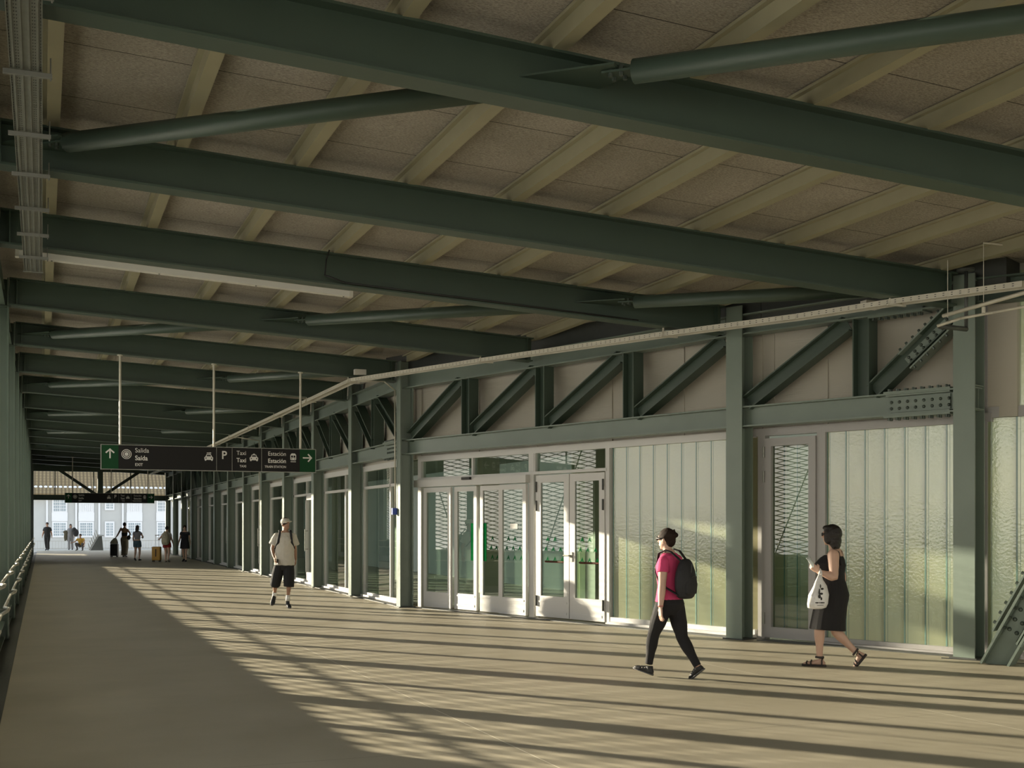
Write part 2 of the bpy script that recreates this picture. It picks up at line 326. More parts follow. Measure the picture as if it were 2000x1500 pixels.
for k, (i, x, j, x2) in enumerate(diag):
    p = V((x, SB[i], ZB(x)+.20)); q = V((x2, SB[j], ZB(x2)+.20)); d = (q-p).normalized()
    p0 = p + d*(.62 if x > 0 else .5); q0 = q - d*.55
    nm = 'round green roof brace from the %s beam to the %s beam, %s' % (ORD[max(0, i-2)], ORD[max(0, j-2)], 'left end' if x < 0 else ('middle' if x < 5 else 'right end'))
    r = empty('roof_brace', tuple(p0), label=nm, cat='brace', group='tubular roof braces')
    MB().tube(p0, q0, .085, 24).build('tube', M['green'], r, smooth=True)
    sd_ = V((0, 0, 1)).cross(d)
    for c, sg in ((p0, -1), (q0, 1)):
        e = c + d*sg*.22; m = MB(); m.bar(c - d*sg*.28, e, .13, .016)
        pl_ = m.build('end_plate', M['green'], r)
        for a in (.08, .16):
            for b in (-.04, .04):
                if min(SB[i], SB[j]) < 27: bolt(c + d*sg*a + sd_*b - V((0, 0, .035)), (0, 0, 1), pl_, .08)
    # gussets belong to the beams
    for (bi, c, sg) in ((i, p, -1), (j, q, 1)):
        a = c.x; g = MB(); y = SB[bi] + (sg*.008)
        tip = V((a-.02 + sg*0, y, c.z)); n_ = d*(.52)*(-sg)
        L_ = c + n_ + sd_*.13; R_ = c + n_ - sd_*.13
        lo = V((a + n_.x*.15 - .32, SB[bi], c.z+.016)); hi = V((a + n_.x*.15 + .32, SB[bi], c.z+.016))
        L_.z = R_.z = c.z+.016
        pts = [lo, L_, R_, hi] if (L_-lo).length < (R_-lo).length else [lo, R_, L_, hi]
        g.prism([tuple(v) for v in pts], (0, 0, -.014)); g.build('gusset_plate', M['green'], beams[bi])

# ------------------------------------------------------------------ columns, right side
def hsec(p, ax, ay, b, h, z0, z1, tw=.014, tf=.02):   # H section: flanges run along ax, front face centred at p
    m = MB(); p = V((p[0], p[1], 0)); ax = V(ax).normalized(); ay = V(ay).normalized(); Z = V((0, 0, 1)); zc = V((0, 0, (z0+z1)/2)); hh = z1-z0
    m.obox(p+ay*tf/2+zc, ax, ay, Z, b, tf, hh); m.obox(p+ay*(h-tf/2)+zc, ax, ay, Z, b, tf, hh); m.obox(p+ay*h/2+zc, ax, ay, Z, tw, h-2*tf, hh)
    return m
def seg(p, q):
    u = (q-p).normalized(); return u, V((-u.y, u.x, 0)) if V((-u.y, u.x, 0)).x > 0 else V((u.y, -u.x, 0))
uAB, nAB = seg(A, B); uBC, nBC = seg(B, Cc); uCD, nCD = seg(Cc, D)
uF = V((0, -1, 0)); nF = V((1, 0, 0))
def column(p, u, n, label, z1=None):
    z1 = z1 or ZB(p.x)+BH-.02
    r = hsec(p+u*.135, u, n, .27, .27, 0, z1)
    for zz in (3.02, 3.30): r.obox(p+u*.135+n*.135+V((0, 0, zz)), u, n, (0, 0, 1), .266, .23, .014)
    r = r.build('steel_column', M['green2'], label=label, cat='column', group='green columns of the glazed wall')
    MB().obox(p+u*.135+n*.135+V((0, 0, .008)), u, n, (0, 0, 1), .34, .34, .016).build('base_plate', M['dark'], r)
    return r
column(Cc, uBC, nBC, 'green steel column right of the woman in black, partly in sun')
colB = column(B, uBC, nBC, 'green steel column between the pale glass doors and the grey framed door')
column(A, uF, nF, 'green steel column left of the automatic sliding doors')
column(D+uCD*.0, uCD, nCD, 'green steel column outside the right edge of the picture')
for i, s in enumerate(SB[7:]):
    column(V((A.x, s+.02, 0)), uF, nF, 'green steel column of the far glazed wall, %s beyond the sliding doors' % ORD[i].replace('nearest', 'first'))

# ------------------------------------------------------------------ wall trusses
def truss(P, u, n, L, posts, z0, z1, label, dirn=1, splices=(), dback=.03, upper=True):
    """lower chord z0..z0+.28, verticals at posts (distances), diagonals rising"""
    r = empty('wall_truss', (P.x, P.y, z0), label=label, cat='truss', group='green trusses over the glazing')
    h = .29; off = n*(dback+.12); Zv = V((0, 0, 1))
    a = P + u*posts[0][0]; b = P + u*posts[-1][1]
    def chord(z, name):
        m = MB(); p = a+off+Zv*z; q = b+off+Zv*z
        m.ibeam(p, q, h, .24, .014, .02); m.build(name, M['green2'], r)
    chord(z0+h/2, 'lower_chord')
    if upper: chord(z1+h/2, 'upper_chord')
    zt = z1; zb = z0+h
    for k, (s0, s1) in enumerate(posts[:-1]):
        e0 = posts[k][1]; e1 = posts[k+1][0]
        if k > 0:                          # vertical post centred between s0 and s1
            c = P + u*((s0+s1)/2) + off; w_ = .22; m = MB()
            m.obox(c - u*w_/2 + Zv*(zb+zt)/2, u, n, Zv, .016, .22, zt-zb); m.obox(c + u*w_/2 + Zv*(zb+zt)/2, u, n, Zv, .016, .22, zt-zb); m.obox(c + Zv*(zb+zt)/2, u, n, Zv, w_, .014, zt-zb)
            m.build('vertical', M['green'], r)
        g0, g1 = (e0+.03, e1-.12) if dirn > 0 else (e1-.03, e0+.12)
        p = P + u*g0 + off + Zv*(zb+.05); q = P + u*g1 + off + Zv*(zt-.04)
        m = MB(); m.ibeam(p, q, .22, .20, .012, .018, up=(u*(-1 if dirn > 0 else 1)+Zv)); m.build('diagonal', M['green'], r)
    for (kind, s0, s1) in splices:
        if kind == 'low' or kind == 'top':
            zc = (z0 if kind == 'low' else z1)+h/2; c = P+u*(s0+s1)/2+off; L_ = s1-s0
            m = MB()
            for sg in (1, -1): m.obox(c+Zv*(zc+sg*(h/2+.01)), u, n, Zv, L_, .26, .022); m.obox(c+Zv*(zc+sg*(h/2-.03)), u, n, Zv, L_*.96, .2, .018)
            m.obox(c-n*.018+Zv*zc, u, n, Zv, L_*.9, .02, h-.1); pl = m.build('splice_plate', M['green2'], r)
            N = 8
            for k in range(N):
                x = P+u*(s0+.06+(L_-.12)*k/(N-1))+off
                if kind == 'low':
                    for zz in (-.045, .035): bolt(x-n*.03+Zv*(zc+zz), (0, 0, 1), pl, dome=True)
                for sg in ((1, -1) if kind == 'low' else (-1,)):
                    for dn in (-.095, -.03): bolt(x+n*dn+Zv*(zc+sg*(h/2+.02)), (0, 0, sg), pl)
        else:
            p = P + u*s0 + off + Zv*zb; q = P + u*s1 + off + Zv*(zt+.02); d = (q-p).normalized(); a0 = p+(q-p)*.38; a1 = p+(q-p)*.92
            up = d.cross(n); up = up if up.z > 0 else -up
            m = MB()
            for sg in (1, -1): m.bar(a0+up*sg*.125, a1+up*sg*.125, .22, .02, up)
            m.bar(a0-n*.018, a1-n*.018, .02, .1, up); pl = m.build('splice_plate', M['green2'], r)
            for k in range(8):
                x = a0+(a1-a0)*(k+.5)/8
                for sg in (1, -1): bolt(x+up*sg*.135-n*.09, up*sg, pl); bolt(x-n*.03+up*sg*.025, (0, 0, 1), pl, dome=True)
    return r
ZC0, ZC1 = 3.0, 4.30
LAB = (B-A).length; LBC = (Cc-B).length; LCD = (D-Cc).length
truss(A, uAB, nAB, LAB, [(0, .30), (2.10, 2.32), (4.20, 4.42), (6.32, 6.54), (LAB-.02, LAB+.2)], ZC0, ZC1, 'green steel truss over the automatic and glazed doors')
truss(B, uBC, nBC, LBC, [(0, .27), (1.98, 2.20), (LBC+.12, LBC+.25)], ZC0, ZC1, 'green steel truss with bolted splices above the woman in black', splices=[('low', 2.42, LBC-.05), ('diag', 2.22, LBC+.1), ('top', 2.2, 2.95)])
fs = SB[6:]
for k in range(len(fs)-1):
    P = V((A.x, fs[k+1], 0)); L = fs[k+1]-fs[k]
    truss(P, uF, nF, L, [(0, .27), (L/2-.11, L/2+.11), (L, L+.02)], ZC0, ZC1, 'green steel truss panel over the %s window bay beyond the sliding doors' % ORD[k].replace('nearest', 'first'), dirn=-1 if k < 9 else 1, splices=[('low', L-1.1, L-.25)] if k in (0,) else ())
# bent wall on the far right: full height glass behind a large bolted brace
foot = gnd(1943, 1297); top = foot + uCD*2.39 + V((0, 0, 4.5))
r = empty('diagonal_brace', (foot.x, foot.y, 0), label='large bolted green steel brace rising from the floor at the right edge', cat='brace')
bu = (top-foot).normalized(); bup = bu.cross(nCD).normalized()
MB().ibeam(foot+V((0, 0, -.05)), top, .30, .28, .02, .026, up=bup).build('web', M['green2'], r)
m = MB()
for sg in (1, -1):
    for q in (1, -1): m.bar(foot+bu*.35+bup*sg*(.15+q*.028)-nCD*.0, foot+bu*2.2+bup*sg*(.15+q*.028), .27, .02, bup)
m.bar(foot+bu*.35-nCD*.02, foot+bu*2.2-nCD*.02, .02, .17, bup)
pl = m.build('splice_plate', M['green2'], r)
for k in range(13):
    x = foot+bu*(.45+.13*k)
    for e_ in (-.045, .045): bolt(x-nCD*.032+bup*e_, (0, 0, 1), pl, dome=True, sc=1.2)
    for sg in (1, -1): bolt(x+bup*sg*.19-nCD*.09, bup*sg, pl, sc=1.2)
    bolt(x+bup*.11-nCD*.08, -bup, pl, sc=1.2)

# ------------------------------------------------------------------ right wall: glazing and cladding
class Plane:                               # glazing plane: pixel -> distance along the wall and height
    def __init__(s, P, u, n, back): s.P = P+n*back; s.u = u; s.n = n
    def t(s, px):
        X = (px-1000)/F; dr = V((X*CP+SP, -X*SP+CP, 0)); a, b = dr.x, -s.u.x; c, d = dr.y, -s.u.y; det = a*d-b*c
        k = (s.P.x*d - b*s.P.y)/det; t = (a*s.P.y - c*s.P.x)/det; return t, k
    def tz(s, px, py): t, k = s.t(px); return t, H0+(HY-py)/F*k
    def pt(s, t, z, back=0): p = s.P+s.u*t+s.n*back; return V((p.x, p.y, z))
    def box(s, m, t0, t1, z0, z1, b0, b1):
        return m.obox(s.pt((t0+t1)/2, (z0+z1)/2, (b0+b1)/2), s.u, s.n, (0, 0, 1), t1-t0, abs(b1-b0), z1-z0)
def frame(pl, m, t0, t1, z0, z1, wd, b0, b1, wb=None):
    wb = wb or wd
    pl.box(m, t0, t0+wd, z0, z1, b0, b1); pl.box(m, t1-wd, t1, z0, z1, b0, b1); pl.box(m, t0+wd, t1-wd, z1-wd, z1, b0, b1); pl.box(m, t0+wd, t1-wd, z0, z0+wb, b0, b1)
G1 = Plane(A, uAB, nAB, .45); G2 = Plane(B, uBC, nBC, .42)
T = lambda px: G1.t(px)[0]; T2 = lambda px: G2.t(px)[0]
ZH, ZT, ZD = 2.93, 2.55, 2.36              # glazing head, transom, door head
# cladding over the glazing
m = MB(); G1.box(m, -.6, LAB+.5, 2.93, 4.5, .0, .10); m.build('wall_right', M['clad'], kind='structure')
m = MB(); G1.box(m, -.6, LAB+.5, 4.5, 5.15, -.3, .10); G2.box(m, -.1, LBC+.6, 4.5, 5.05, -.3, .1); m.build('shade_band_upper', M['dark'], kind='structure')  # dark band: shadow of the gap under the deck put in as colour
m = MB(); G2.box(m, -.1, LBC+.6, 2.93, 4.5, .0, .10); m.build('wall_right_upper', M['clad'], kind='structure')
m = MB(); 
for px in (822, 934, 1048, 1193, 1333): G1.box(m, T(px), T(px)+.05, 2.93, 4.5, -.02, 0)
for px in (1485, 1612): G2.box(m, T2(px), T2(px)+.05, 2.93, 4.5, -.02, 0)
m.build('trim_2', M['clad'], kind='structure')
m = MB(); m.box(A.x+.33, A.x+.43, A.y+.1, END, 2.93, 5.2); m.build('wall_far_upper', M['clad'], kind='structure')

# outer frame of the doors
m = MB(); G1.box(m, T(821), LAB+.2, ZH-.06, ZH+.05, -.06, .06)
for px, wd in ((821, .11), (1037.5, .14), (1187.5, .09)): G1.box(m, T(px), T(px)+wd, 0, ZH-.06, -.06, .06)
for px in (925, 1046.5): G1.box(m, T(px), T(px)+.045, ZT, ZH-.06, -.05, .05)
G1.box(m, T(821), T(1190), ZT-.05, ZT, -.07, .05); G1.box(m, T(821), T(1040), ZD, ZT-.05, -.16, .04)
G1.box(m, T(1197), LAB+.2, 0, .12, -.06, .05); G1.box(m, T(1197), LAB+.2, 0, .05, -.14, -.06)
m.build('trim_3', M['white'], kind='structure')
m = MB(); G1.box(m, T(821)+.02, T(1188), ZT, ZH-.06, -.006, .006); w1 = m.build('window_1', M['glass'], kind='structure')
# automatic sliding door
def leaf(parent, pl, t0, t1, z0, z1, b, g=(.09, .09), bottom=.33, film=None):
    lf = MB(); frame(pl, lf, t0, t1, z0, z1, g[0], b-.025, b+.025, bottom)
    pl.box(lf, t0+.06, t1-.06, z0+.06, z0+.10, b-.032, b-.025); pl.box(lf, t0+.05, t1-.05, z0+.245, z0+.275, b-.032, b-.025)
    o = lf.build('door_leaf', M['white'], parent)
    gm = MB(); pl.box(gm, t0+g[0], t1-g[0], z0+bottom, z1-g[0], b-.006, b+.006); gm.build('pane', M['glass'], o)
    return o
def triangles(pl, parent, t0, t1, zc, b, n, rows=3):
    m = MB()
    for j in range(rows):
        for k in range(n - (j == 0)):
            x = t0+(t1-t0)*((k+.5+(.25 if j % 2 == 0 else 0))/n); zz = zc+(1-j)*.17; q = .042
            for dx in (0,):
                pts = [pl.pt(x-q, zz-q, b), pl.pt(x+q*.2, zz+q*1.2, b), pl.pt(x+q*.2, zz-q*.1, b)]; m.prism([tuple(p) for p in pts], tuple(pl.n*-.003))
                pts = [pl.pt(x+q*.35, zz+q*.9, b), pl.pt(x+q, zz-q, b), pl.pt(x+q*.35, zz-q*.5, b)]; m.prism([tuple(p) for p in pts], tuple(pl.n*-.003))
    return m.build('sticker_rows', M['film'], parent)
d1 = empty('door_1', tuple(G1.pt(T(930), 0)), kind='structure')
for k, (a, b_, bk) in enumerate(((837, 888, -.10), (892, 936, -.04), (942, 985, -.04), (984.5, 1037.5, -.10))):
    o = leaf(d1, G1, T(a)+.01, T(b_)+(.0 if k != 0 else .03), .02, ZD-.02, bk, bottom=.30)
    if k in (1, 2):
        fm = MB(); t0, t1 = ((T(b_)-.19, T(b_)-.10) if k == 1 else (T(a)+.10, T(a)+.19)); G1.box(fm, t0, t1, .95, 1.65, bk-.012, bk-.007); fm.build('handle_strip', M['film'], o)
    if k == 3: triangles(G1, o, T(a)+.12, T(b_)-.1, 1.2, bk-.008, 3); fm = MB(); G1.box(fm, T(1006), T(1020), 1.55, 1.64, bk-.012, bk-.007); fm.build('notice', M['paper'], o)
    if k == 2: triangles(G1, o, T(a)+.25, T(b_)-.1, 1.2, bk-.008, 2)
sm_ = MB(); G1.box(sm_, T(918), T(934), ZD+.10, ZD+.15, -.21, -.16); sm_.build('motion_sensor', M['rubber'], d1)
# hinged glazed double door
d2 = empty('door_2', tuple(G1.pt(T(1118), 0)), kind='structure')
for k, (a, b_) in enumerate(((1053, 1118), (1119, 1187.5))):
    o = leaf(d2, G1, T(a), T(b_)-.005, .03, ZT-.07, -.05, g=(.13, .13), bottom=.36)
    triangles(G1, o, T(a)+.16, T(b_)-.14, 1.2, -.065, 3)
    rb = MB(); rb.tube(G1.pt(T(a)+.1, .98, .06), G1.pt(T(b_)-.1, .98, .06), .018, 10); rb.build('push_bar', M['red'], o)
    hx = T(a)+.02 if k == 0 else T(b_)-.03; hm = MB()
    for zz in (.30, 1.95, 2.28): hm.tube(G1.pt(hx, zz-.09, -.09), G1.pt(hx, zz+.09, -.09), .016, 8)
    hm.build('hinge', M['dark'], o)
    if k == 1:
        hh = MB(); t_ = T(a)+.05; G1.box(hh, t_-.03, t_+.03, 1.0, 1.16, -.09, -.075); hh.tube(G1.pt(t_, 1.1, -.08), G1.pt(t_, 1.1, -.14), .012, 8); hh.tube(G1.pt(t_, 1.1, -.14), G1.pt(t_-.14, 1.1, -.14), .012, 8); hh.build('door_handle', M['galv'], o)
# channel glass walls
def channels(name, pl, t0, t1, z0, z1, n, mt, first=None, back=0, sm=None):
    r = empty(name, tuple(pl.pt((t0+t1)/2, z0)), kind='structure'); wd = (t1-t0)/n
    for k in range(n):
        m = MB(); a = t0+wd*k; pl.box(m, a+.006, a+wd-.006, z0, z1, back, back+.008)
        pl.box(m, a+.006, a+.012, z0, z1, back+.008, back+.06); pl.box(m, a+wd-.012, a+wd-.006, z0, z1, back+.008, back+.06)
        o = m.build('glass_channel', mt, r)
        e = MB(); pl.box(e, a-.010, a+.010, z0, z1, back-.004, back+.02); pl.box(e, a+.040, a+.045, z0, z1, back-.001, back+.004); e.build('glass_joint', M['uedge'], o)
    return r
channels('window_2', G1, T(1198.5), LAB+.22, .12, ZH-.06, 10, M['uglass'])
# bay between the two big columns
m = MB(); t0 = T2(1470)-.3
G2.box(m, t0, LBC+.3, ZH-.05, ZH+.06, -.05, .06); G2.box(m, T2(1600), LBC+.3, 0, .09, -.06, .05); G2.box(m, T2(1616), LBC+.3, 0, .035, -.14, -.06)
G2.box(m, T2(1599), T2(1615.5), 0, ZH-.05, -.05, .06); G2.box(m, T2(1484), T2(1498), 0, ZH-.05, -.05, .06)
m.build('trim_4', M['gframe'], kind='structure')
channels('window_3', G2, t0, T2(1484), .05, ZH-.05, 2, M['uglass2'])
channels('window_4', G2, T2(1616), LBC+.28, .09, ZH-.05, 8, M['uglass'])
d3 = empty('door_3', tuple(G2.pt(T2(1550), 0)), kind='structure')
lf = MB(); frame(G2, lf, T2(1499), T2(1598.5), .03, ZH-.09, .11, -.08, -.02, .15); o = lf.build('door_leaf', M['gframe'], d3)
gm = MB(); G2.box(gm, T2(1499)+.1, T2(1598.5)-.1, .17, ZH-.19, -.03, -.022); gm.build('pane', M['glass'], o)
hm = MB()
for zz in (.30, 2.3, 2.65): hm.tube(G2.pt(T2(1499)+.0, zz-.08, -.10), G2.pt(T2(1499), zz+.08, -.10), .015, 8)
hm.build('hinge', M['galv'], o)
channels('window_5', G2, T2(1498), T2(1600), .05, ZH-.1, 4, M['uglass2'], back=.12)
# full height glass beyond the big column
G3 = Plane(Cc, uCD, nCD, .40)
m = MB(); G3.box(m, .25, LCD, 2.93, 3.06, -.04, .05); G3.box(m, .18, .30, 0, 4.7, -.04, .05); G3.box(m, .25, LCD, 0, .09, -.04, .05); m.build('trim_5', M['gframe'], kind='structure')
channels('window_6', G3, .3, LCD, .09, 2.93, 11, M['uglass']); channels('window_7', G3, .3, LCD, 3.06, 4.7, 11, M['uglass'])
m = MB(); G3.box(m, -.3, LCD, 4.7, 5.0, 0, .1); m.box(D.x, 22, D.y-.5, D.y+.3, 0, 5.2); m.build('wall_right_end', M['clad'], kind='structure')
m = MB(); p = Plane(D, seg(D, E)[0], seg(D, E)[1], .4); p.box(m, 0, 12, 0, 5, 0, .1); m.build('wall_right_near', M['clad'], kind='structure')
chords = MB(); chords.ibeam(Cc+nCD*.15+V((0, 0, 4.45)), D+nCD*.15+V((0, 0, 4.40)), .3, .24); chords.build('roof_edge_beam', M['green'], label='green steel edge beam above the tall glass at the right edge', cat='beam')

# far wall window bays
wn = 8
for k in range(len(fs)-1):
    s0, s1 = fs[k], fs[k+1]; x = A.x+.33; fr = MB(); ya, yb = s0+.16, s1-.26
    if k > 9: continue                     # the last bays are open to the street
    def vb(y0, y1, z0, z1, d0=-.05, d1=.05, m=fr): m.box(x+d0, x+d1, y0, y1, z0, z1)
    solid = k in (8, 9)
    door = k in (2, 4, 6)
    mid = ya+(yb-ya)*(.36 if not door else .5)
    vb(ya, yb, 2.82, 2.94); vb(ya, yb, 2.42, 2.48); vb(ya, yb, 0.0, .10); vb(ya, yb, 0, .05, -.12, -.05)
    for y in (ya, mid, yb-.05): vb(y, y+.05, .1, 2.82)
    if door: frame_y = [(ya+.06, mid-.01)]; vb(ya+.05, ya+.14, .1, 2.42, -.08, .02); vb(mid-.09, mid, .1, 2.42, -.08, .02); vb(ya+.05, mid, .1, .32, -.08, .02); vb(ya+.05, mid, 2.30, 2.42, -.08, .02)
    w_ = fr.build('window_%d' % wn, M['white'], kind='structure'); wn += 1
    g = MB(); g.box(x-.006, x+.006, ya+.03, yb-.03, .08, 2.9); g.build('pane', M['uglass'] if solid else M['glass'], w_)
    if door: h = MB(); h.tube((x-.12, mid-.16, .9), (x-.12, mid-.16, 1.5), .015, 8); h.tube((x-.12, mid-.16, .95), (x-.04, mid-.16, .95), .01, 6); h.tube((x-.12, mid-.16, 1.45), (x-.04, mid-.16, 1.45), .01, 6); h.build('door_handle', M['galv'], w_)
# drainage grating along the glazing
m = MB()
for k in range(len(fs)-1): m.box(A.x+.02, A.x+.22, fs[k]+.12, fs[k+1]-.26, 0, .012)
m.build('trim_6', M['dark'], kind='structure')
m = MB()
for (P, u, n, L) in ((A, uAB, nAB, LAB), (B, uBC, nBC, LBC)):
    m.obox(P+u*(L/2+.2)+n*.20+V((0, 0, .006)), u, n, (0, 0, 1), L-.5, .2, .012)
m.obox(Cc+uCD*2-nCD*.12+V((0, 0, .005)), uCD, nCD, (0, 0, 1), 4.2, .02, .01); m.build('trim_7', M['dark'], kind='structure')
# interior behind the glass
MB().box(11.8, 11.86, 12.5, 57, 0, 5).build('wall_interior', M['hall'], kind='structure')
MB().box(6.9, 11.9, 57, 57.2, 0, 5).build('wall_interior_end', M['inner'], kind='structure')
MB().prism([(7.0, 22.9, 0), (9.55, 14.9, 0), (11.8, 14.9, 0), (11.8, 57, 0), (7.0, 57, 0)], (0, 0, .02)).build('floor_interior', M['innerf'], kind='structure')
m = MB(); m.hexa([(10.6, 13, 3.3), (11.8, 13, 3.3), (11.8, 57, 3.3), (7, 57, 3.3), (10.6, 13, 3.4), (11.8, 13, 3.4), (11.8, 57, 3.4), (7, 57, 3.4)])
m.build('ceiling_interior', M['inner'], kind='structure')
for k, (x, y) in enumerate(((9.9, 20.5), (9.6, 26), (9.6, 33), (9.6, 41))):
    MB().box(x, x+.45, y, y+.45, 0.02, 3.3).build('interior_column', M['clad'], label='pale column seen through the glass, %s inside the station hall' % ORD[k].replace('nearest', 'first'), cat='column', group='columns inside the hall')
m = MB()
for k in range(9): m.box(10.6, 10.66, 19.4+k*.42, 19.76+k*.42, .02, 3.2)
m.build('interior_glass_screen', M['uglass'], label='green glass screen inside behind the double door', cat='screen')

# ------------------------------------------------------------------ left side: columns, parapet, mesh screen
allS = [-4.0] + SB
for i, s in enumerate(SB[1:]):
    r = hsec((-.45, s, 0), (0, 1, 0), (-1, 0, 0), .26, .27, -.03, ZB(-.5)+BH-.02)
    zt_ = ZB(-.5)-.02; r.box(-.71, -.45, s-.13, s+.13, zt_-.012, zt_)
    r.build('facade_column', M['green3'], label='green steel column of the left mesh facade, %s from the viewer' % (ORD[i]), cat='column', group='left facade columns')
for k in range(len(SB)-1):
    a, b = SB[k], SB[k+1]; mth = (a+b)/2; zt = ZB(-.6)+.1
    r = empty('facade_truss', (-.62, mth, .3), label='green lattice panel between left facade columns, %s bay' % ORD[k], cat='truss', group='left facade lattice')
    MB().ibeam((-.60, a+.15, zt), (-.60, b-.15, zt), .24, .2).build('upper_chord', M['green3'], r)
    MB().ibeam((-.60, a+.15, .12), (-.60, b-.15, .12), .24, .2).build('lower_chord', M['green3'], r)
    MB().box(-.67, -.55, mth-.05, mth+.05, .24, zt-.12).build('vertical', M['green3'], r)
    p, q = ((a+.16, .26), (mth-.08, zt-.14)) if k % 2 else ((a+.16, zt-.14), (mth-.08, .26))
    MB().tube((-.60, p[0], p[1]), (-.60, q[0], q[1]), .014, 8).build('tie_rod', M['green3'], r)
MB().box(-1.16, -1.10, -22, END, -.2, .93).build('wall_left', M['parapet'], kind='structure')
MB().box(-1.10, -1.05, 52.5, 79, .93, 4.6).build('sun_blocker_far', M['parapet'], kind='structure')  # added opaque panel that keeps the sun off the far floor
MB().box(-1.2, -1.0, -22, END, 4.55, 5.35).build('wall_left_upper', M['green'], kind='structure')
pitch, Hc = .50, .055
mm = MB(); n_ = 16; rows = 65; x_ = 0; 
for r_ in range(rows):
    for i in range(n_):
        z0_ = r_*Hc + (Hc/2 if (i+r_) % 2 else -Hc/2); z1_ = r_*Hc + (Hc/2 if (i+1+r_) % 2 else -Hc/2)
        y0 = i*pitch/2; y1 = y0+pitch/2; a = .016; b = .004
        q = [(-a, y0, z0_+b), (a, y0, z0_-b), (a, y1, z1_-b), (-a, y1, z1_+b)]
        mm.hexa(q + [(p[0], p[1], p[2]+.016) for p in q])
mesh_me = mm.mesh('mesh_panel', M['galvl'])
for k, (a, b) in enumerate(zip(allS, allS[1:])):
    o = bpy.data.objects.new('mesh_panel', mesh_me); scn.collection.objects.link(o); o.location = (-1.13, a, .92); o.scale = (1, (b-a)/(n_*pitch/2), 1)
    tag(o, 'expanded metal screen of the left facade outside the %s bay' % ORD[k], 'mesh screen', 'expanded metal screens')
# handrail
def rail(z, off):
    pts = []
    for a, b in zip(SB[2:], SB[3:]):
        pts += [V((-.40+off, a-.2, z)), V((-.40+off, a+.2, z)), V((-.455+off, a+.6, z-.015)), V((-.455+off, b-.6, z-.015))]
    return pts
r = empty('handrail', (-.4, 8, 0), label='stainless steel double handrail kinking round the left columns', cat='handrail')
for z_, o_ in ((.93, .0), (.66, .04)): MB().path(rail(z_, o_), .019, 8).build('rail', M['galvl'], r, smooth=True)
for a in SB[2:-1]: m = MB(); m.box(-.46, -.39, a-.012, a+.012, .655, .67); m.box(-.46, -.40, a-.012, a+.012, .915, .93); m.build('bracket', M['galv'], r)

# ------------------------------------------------------------------ services
# wide perforated tray at the left
tr = empty('cable_tray', (-.1, 10, H0+3.0), label='wide perforated galvanised cable tray hanging at the upper left', cat='cable tray')
x0, x1, y0, y1, zt = -.20, 0.0, -3, 14.9, H0+2.965
m = MB(); ribs = [x0, x0+.022, x0+.075, x0+.12, x0+.178, x1]
m.box(x0, x1, y0, y1, zt+.012, zt+.018)
for xr in (x0+.02, x0+.07, x0+.115, x0+.165): m.box(xr, xr+.012, y0, y1, zt, zt+.012)
m.box(x0, x0+.005, y0, y1, zt, zt+.09); m.box(x1-.005, x1, y0, y1, zt, zt+.09); m.box(x0-.01, x1+.01, y1-.03, y1, zt-.01, zt)
tray_o = m.build('tray', M['galv'], tr)
m = MB(); y = 4.5
while y < y1-.05:
    for xr in (x0+.045, x0+.058, x0+.145, x0+.158, x0+.19, x0+.01): m.box(xr-.0025, xr+.0025, y, y+.012, zt+.0105, zt+.0118)
    y += .05
m.over(tray_o, M['rubber'])
for y in (5.8, 7.05, 8.3, 9.6, 10.7, 11.85, 12.9, 14.0):
    m = MB(); m.box(x0-.04, x1+.06, y, y+.028, zt-.035, zt-.005); m.tube((x1+.05, y+.014, zt-.05), (x1+.05, y+.014, zt+(.1 if y > 7 else .3)), .005, 6)
    m.build('crossbar', M['galvd'], tr)
# slim tray along the glazed wall
pts = [V((15.2, 2.0, H0+2.60)), V((10.0, 9.9, H0+2.66)), V((9.45, 11.3, H0+2.68)), V((8.9, 12.5, H0+2.66)), V((8.15, 14.5, H0+2.70)), V((6.90, 18.5, H0+2.79)), V((5.62, 22.4, H0+2.84)), V((5.6, 69, H0+2.84))]
tr = empty('cable_tray', tuple(pts[4]), label='slim galvanised cable tray following the bent glazed wall below the beams', cat='cable tray')
m = MB(); sl = MB()
for a, b in zip(pts, pts[1:]):
    d = (b-a).normalized(); sd_ = V((-d.y, d.x, 0)).normalized()
    m.bar(a, b, .16, .006); m.bar(a+sd_*.08+V((0, 0, -.03)), b+sd_*.08+V((0, 0, -.03)), .006, .065); m.bar(a-sd_*.08+V((0, 0, -.03)), b-sd_*.08+V((0, 0, -.03)), .006, .065)
    L = (b-a).length; k = .1
    if a.y < 23:
        while k < min(L, 12):
            c = a+d*k+sd_*.0835+V((0, 0, -.03))
            for z_ in (.012, -.012): sl.obox(c+V((0, 0, z_)), d, sd_, (0, 0, 1), .022, .002, .007)
            k += .1
sl.over(m.build('tray', M['galvl'], tr), M['rubber'])
for s in SB[1:]:
    if s > 66: continue
    m = MB()
    for a, b in zip(pts, pts[1:]):
        if b.y >= s > a.y or (a.y >= s > b.y):
            k = (s-a.y)/(b.y-a.y); c = a+(b-a)*k; m.box(c.x-.10, c.x-.08, s+.0, s+.02, c.z-.05, ZB(c.x)+.02); m.box(c.x-.12, c.x+.14, s, s+.03, c.z-.075, c.z-.05)
    if m.v: m.build('hanger', M['galvl'], tr)
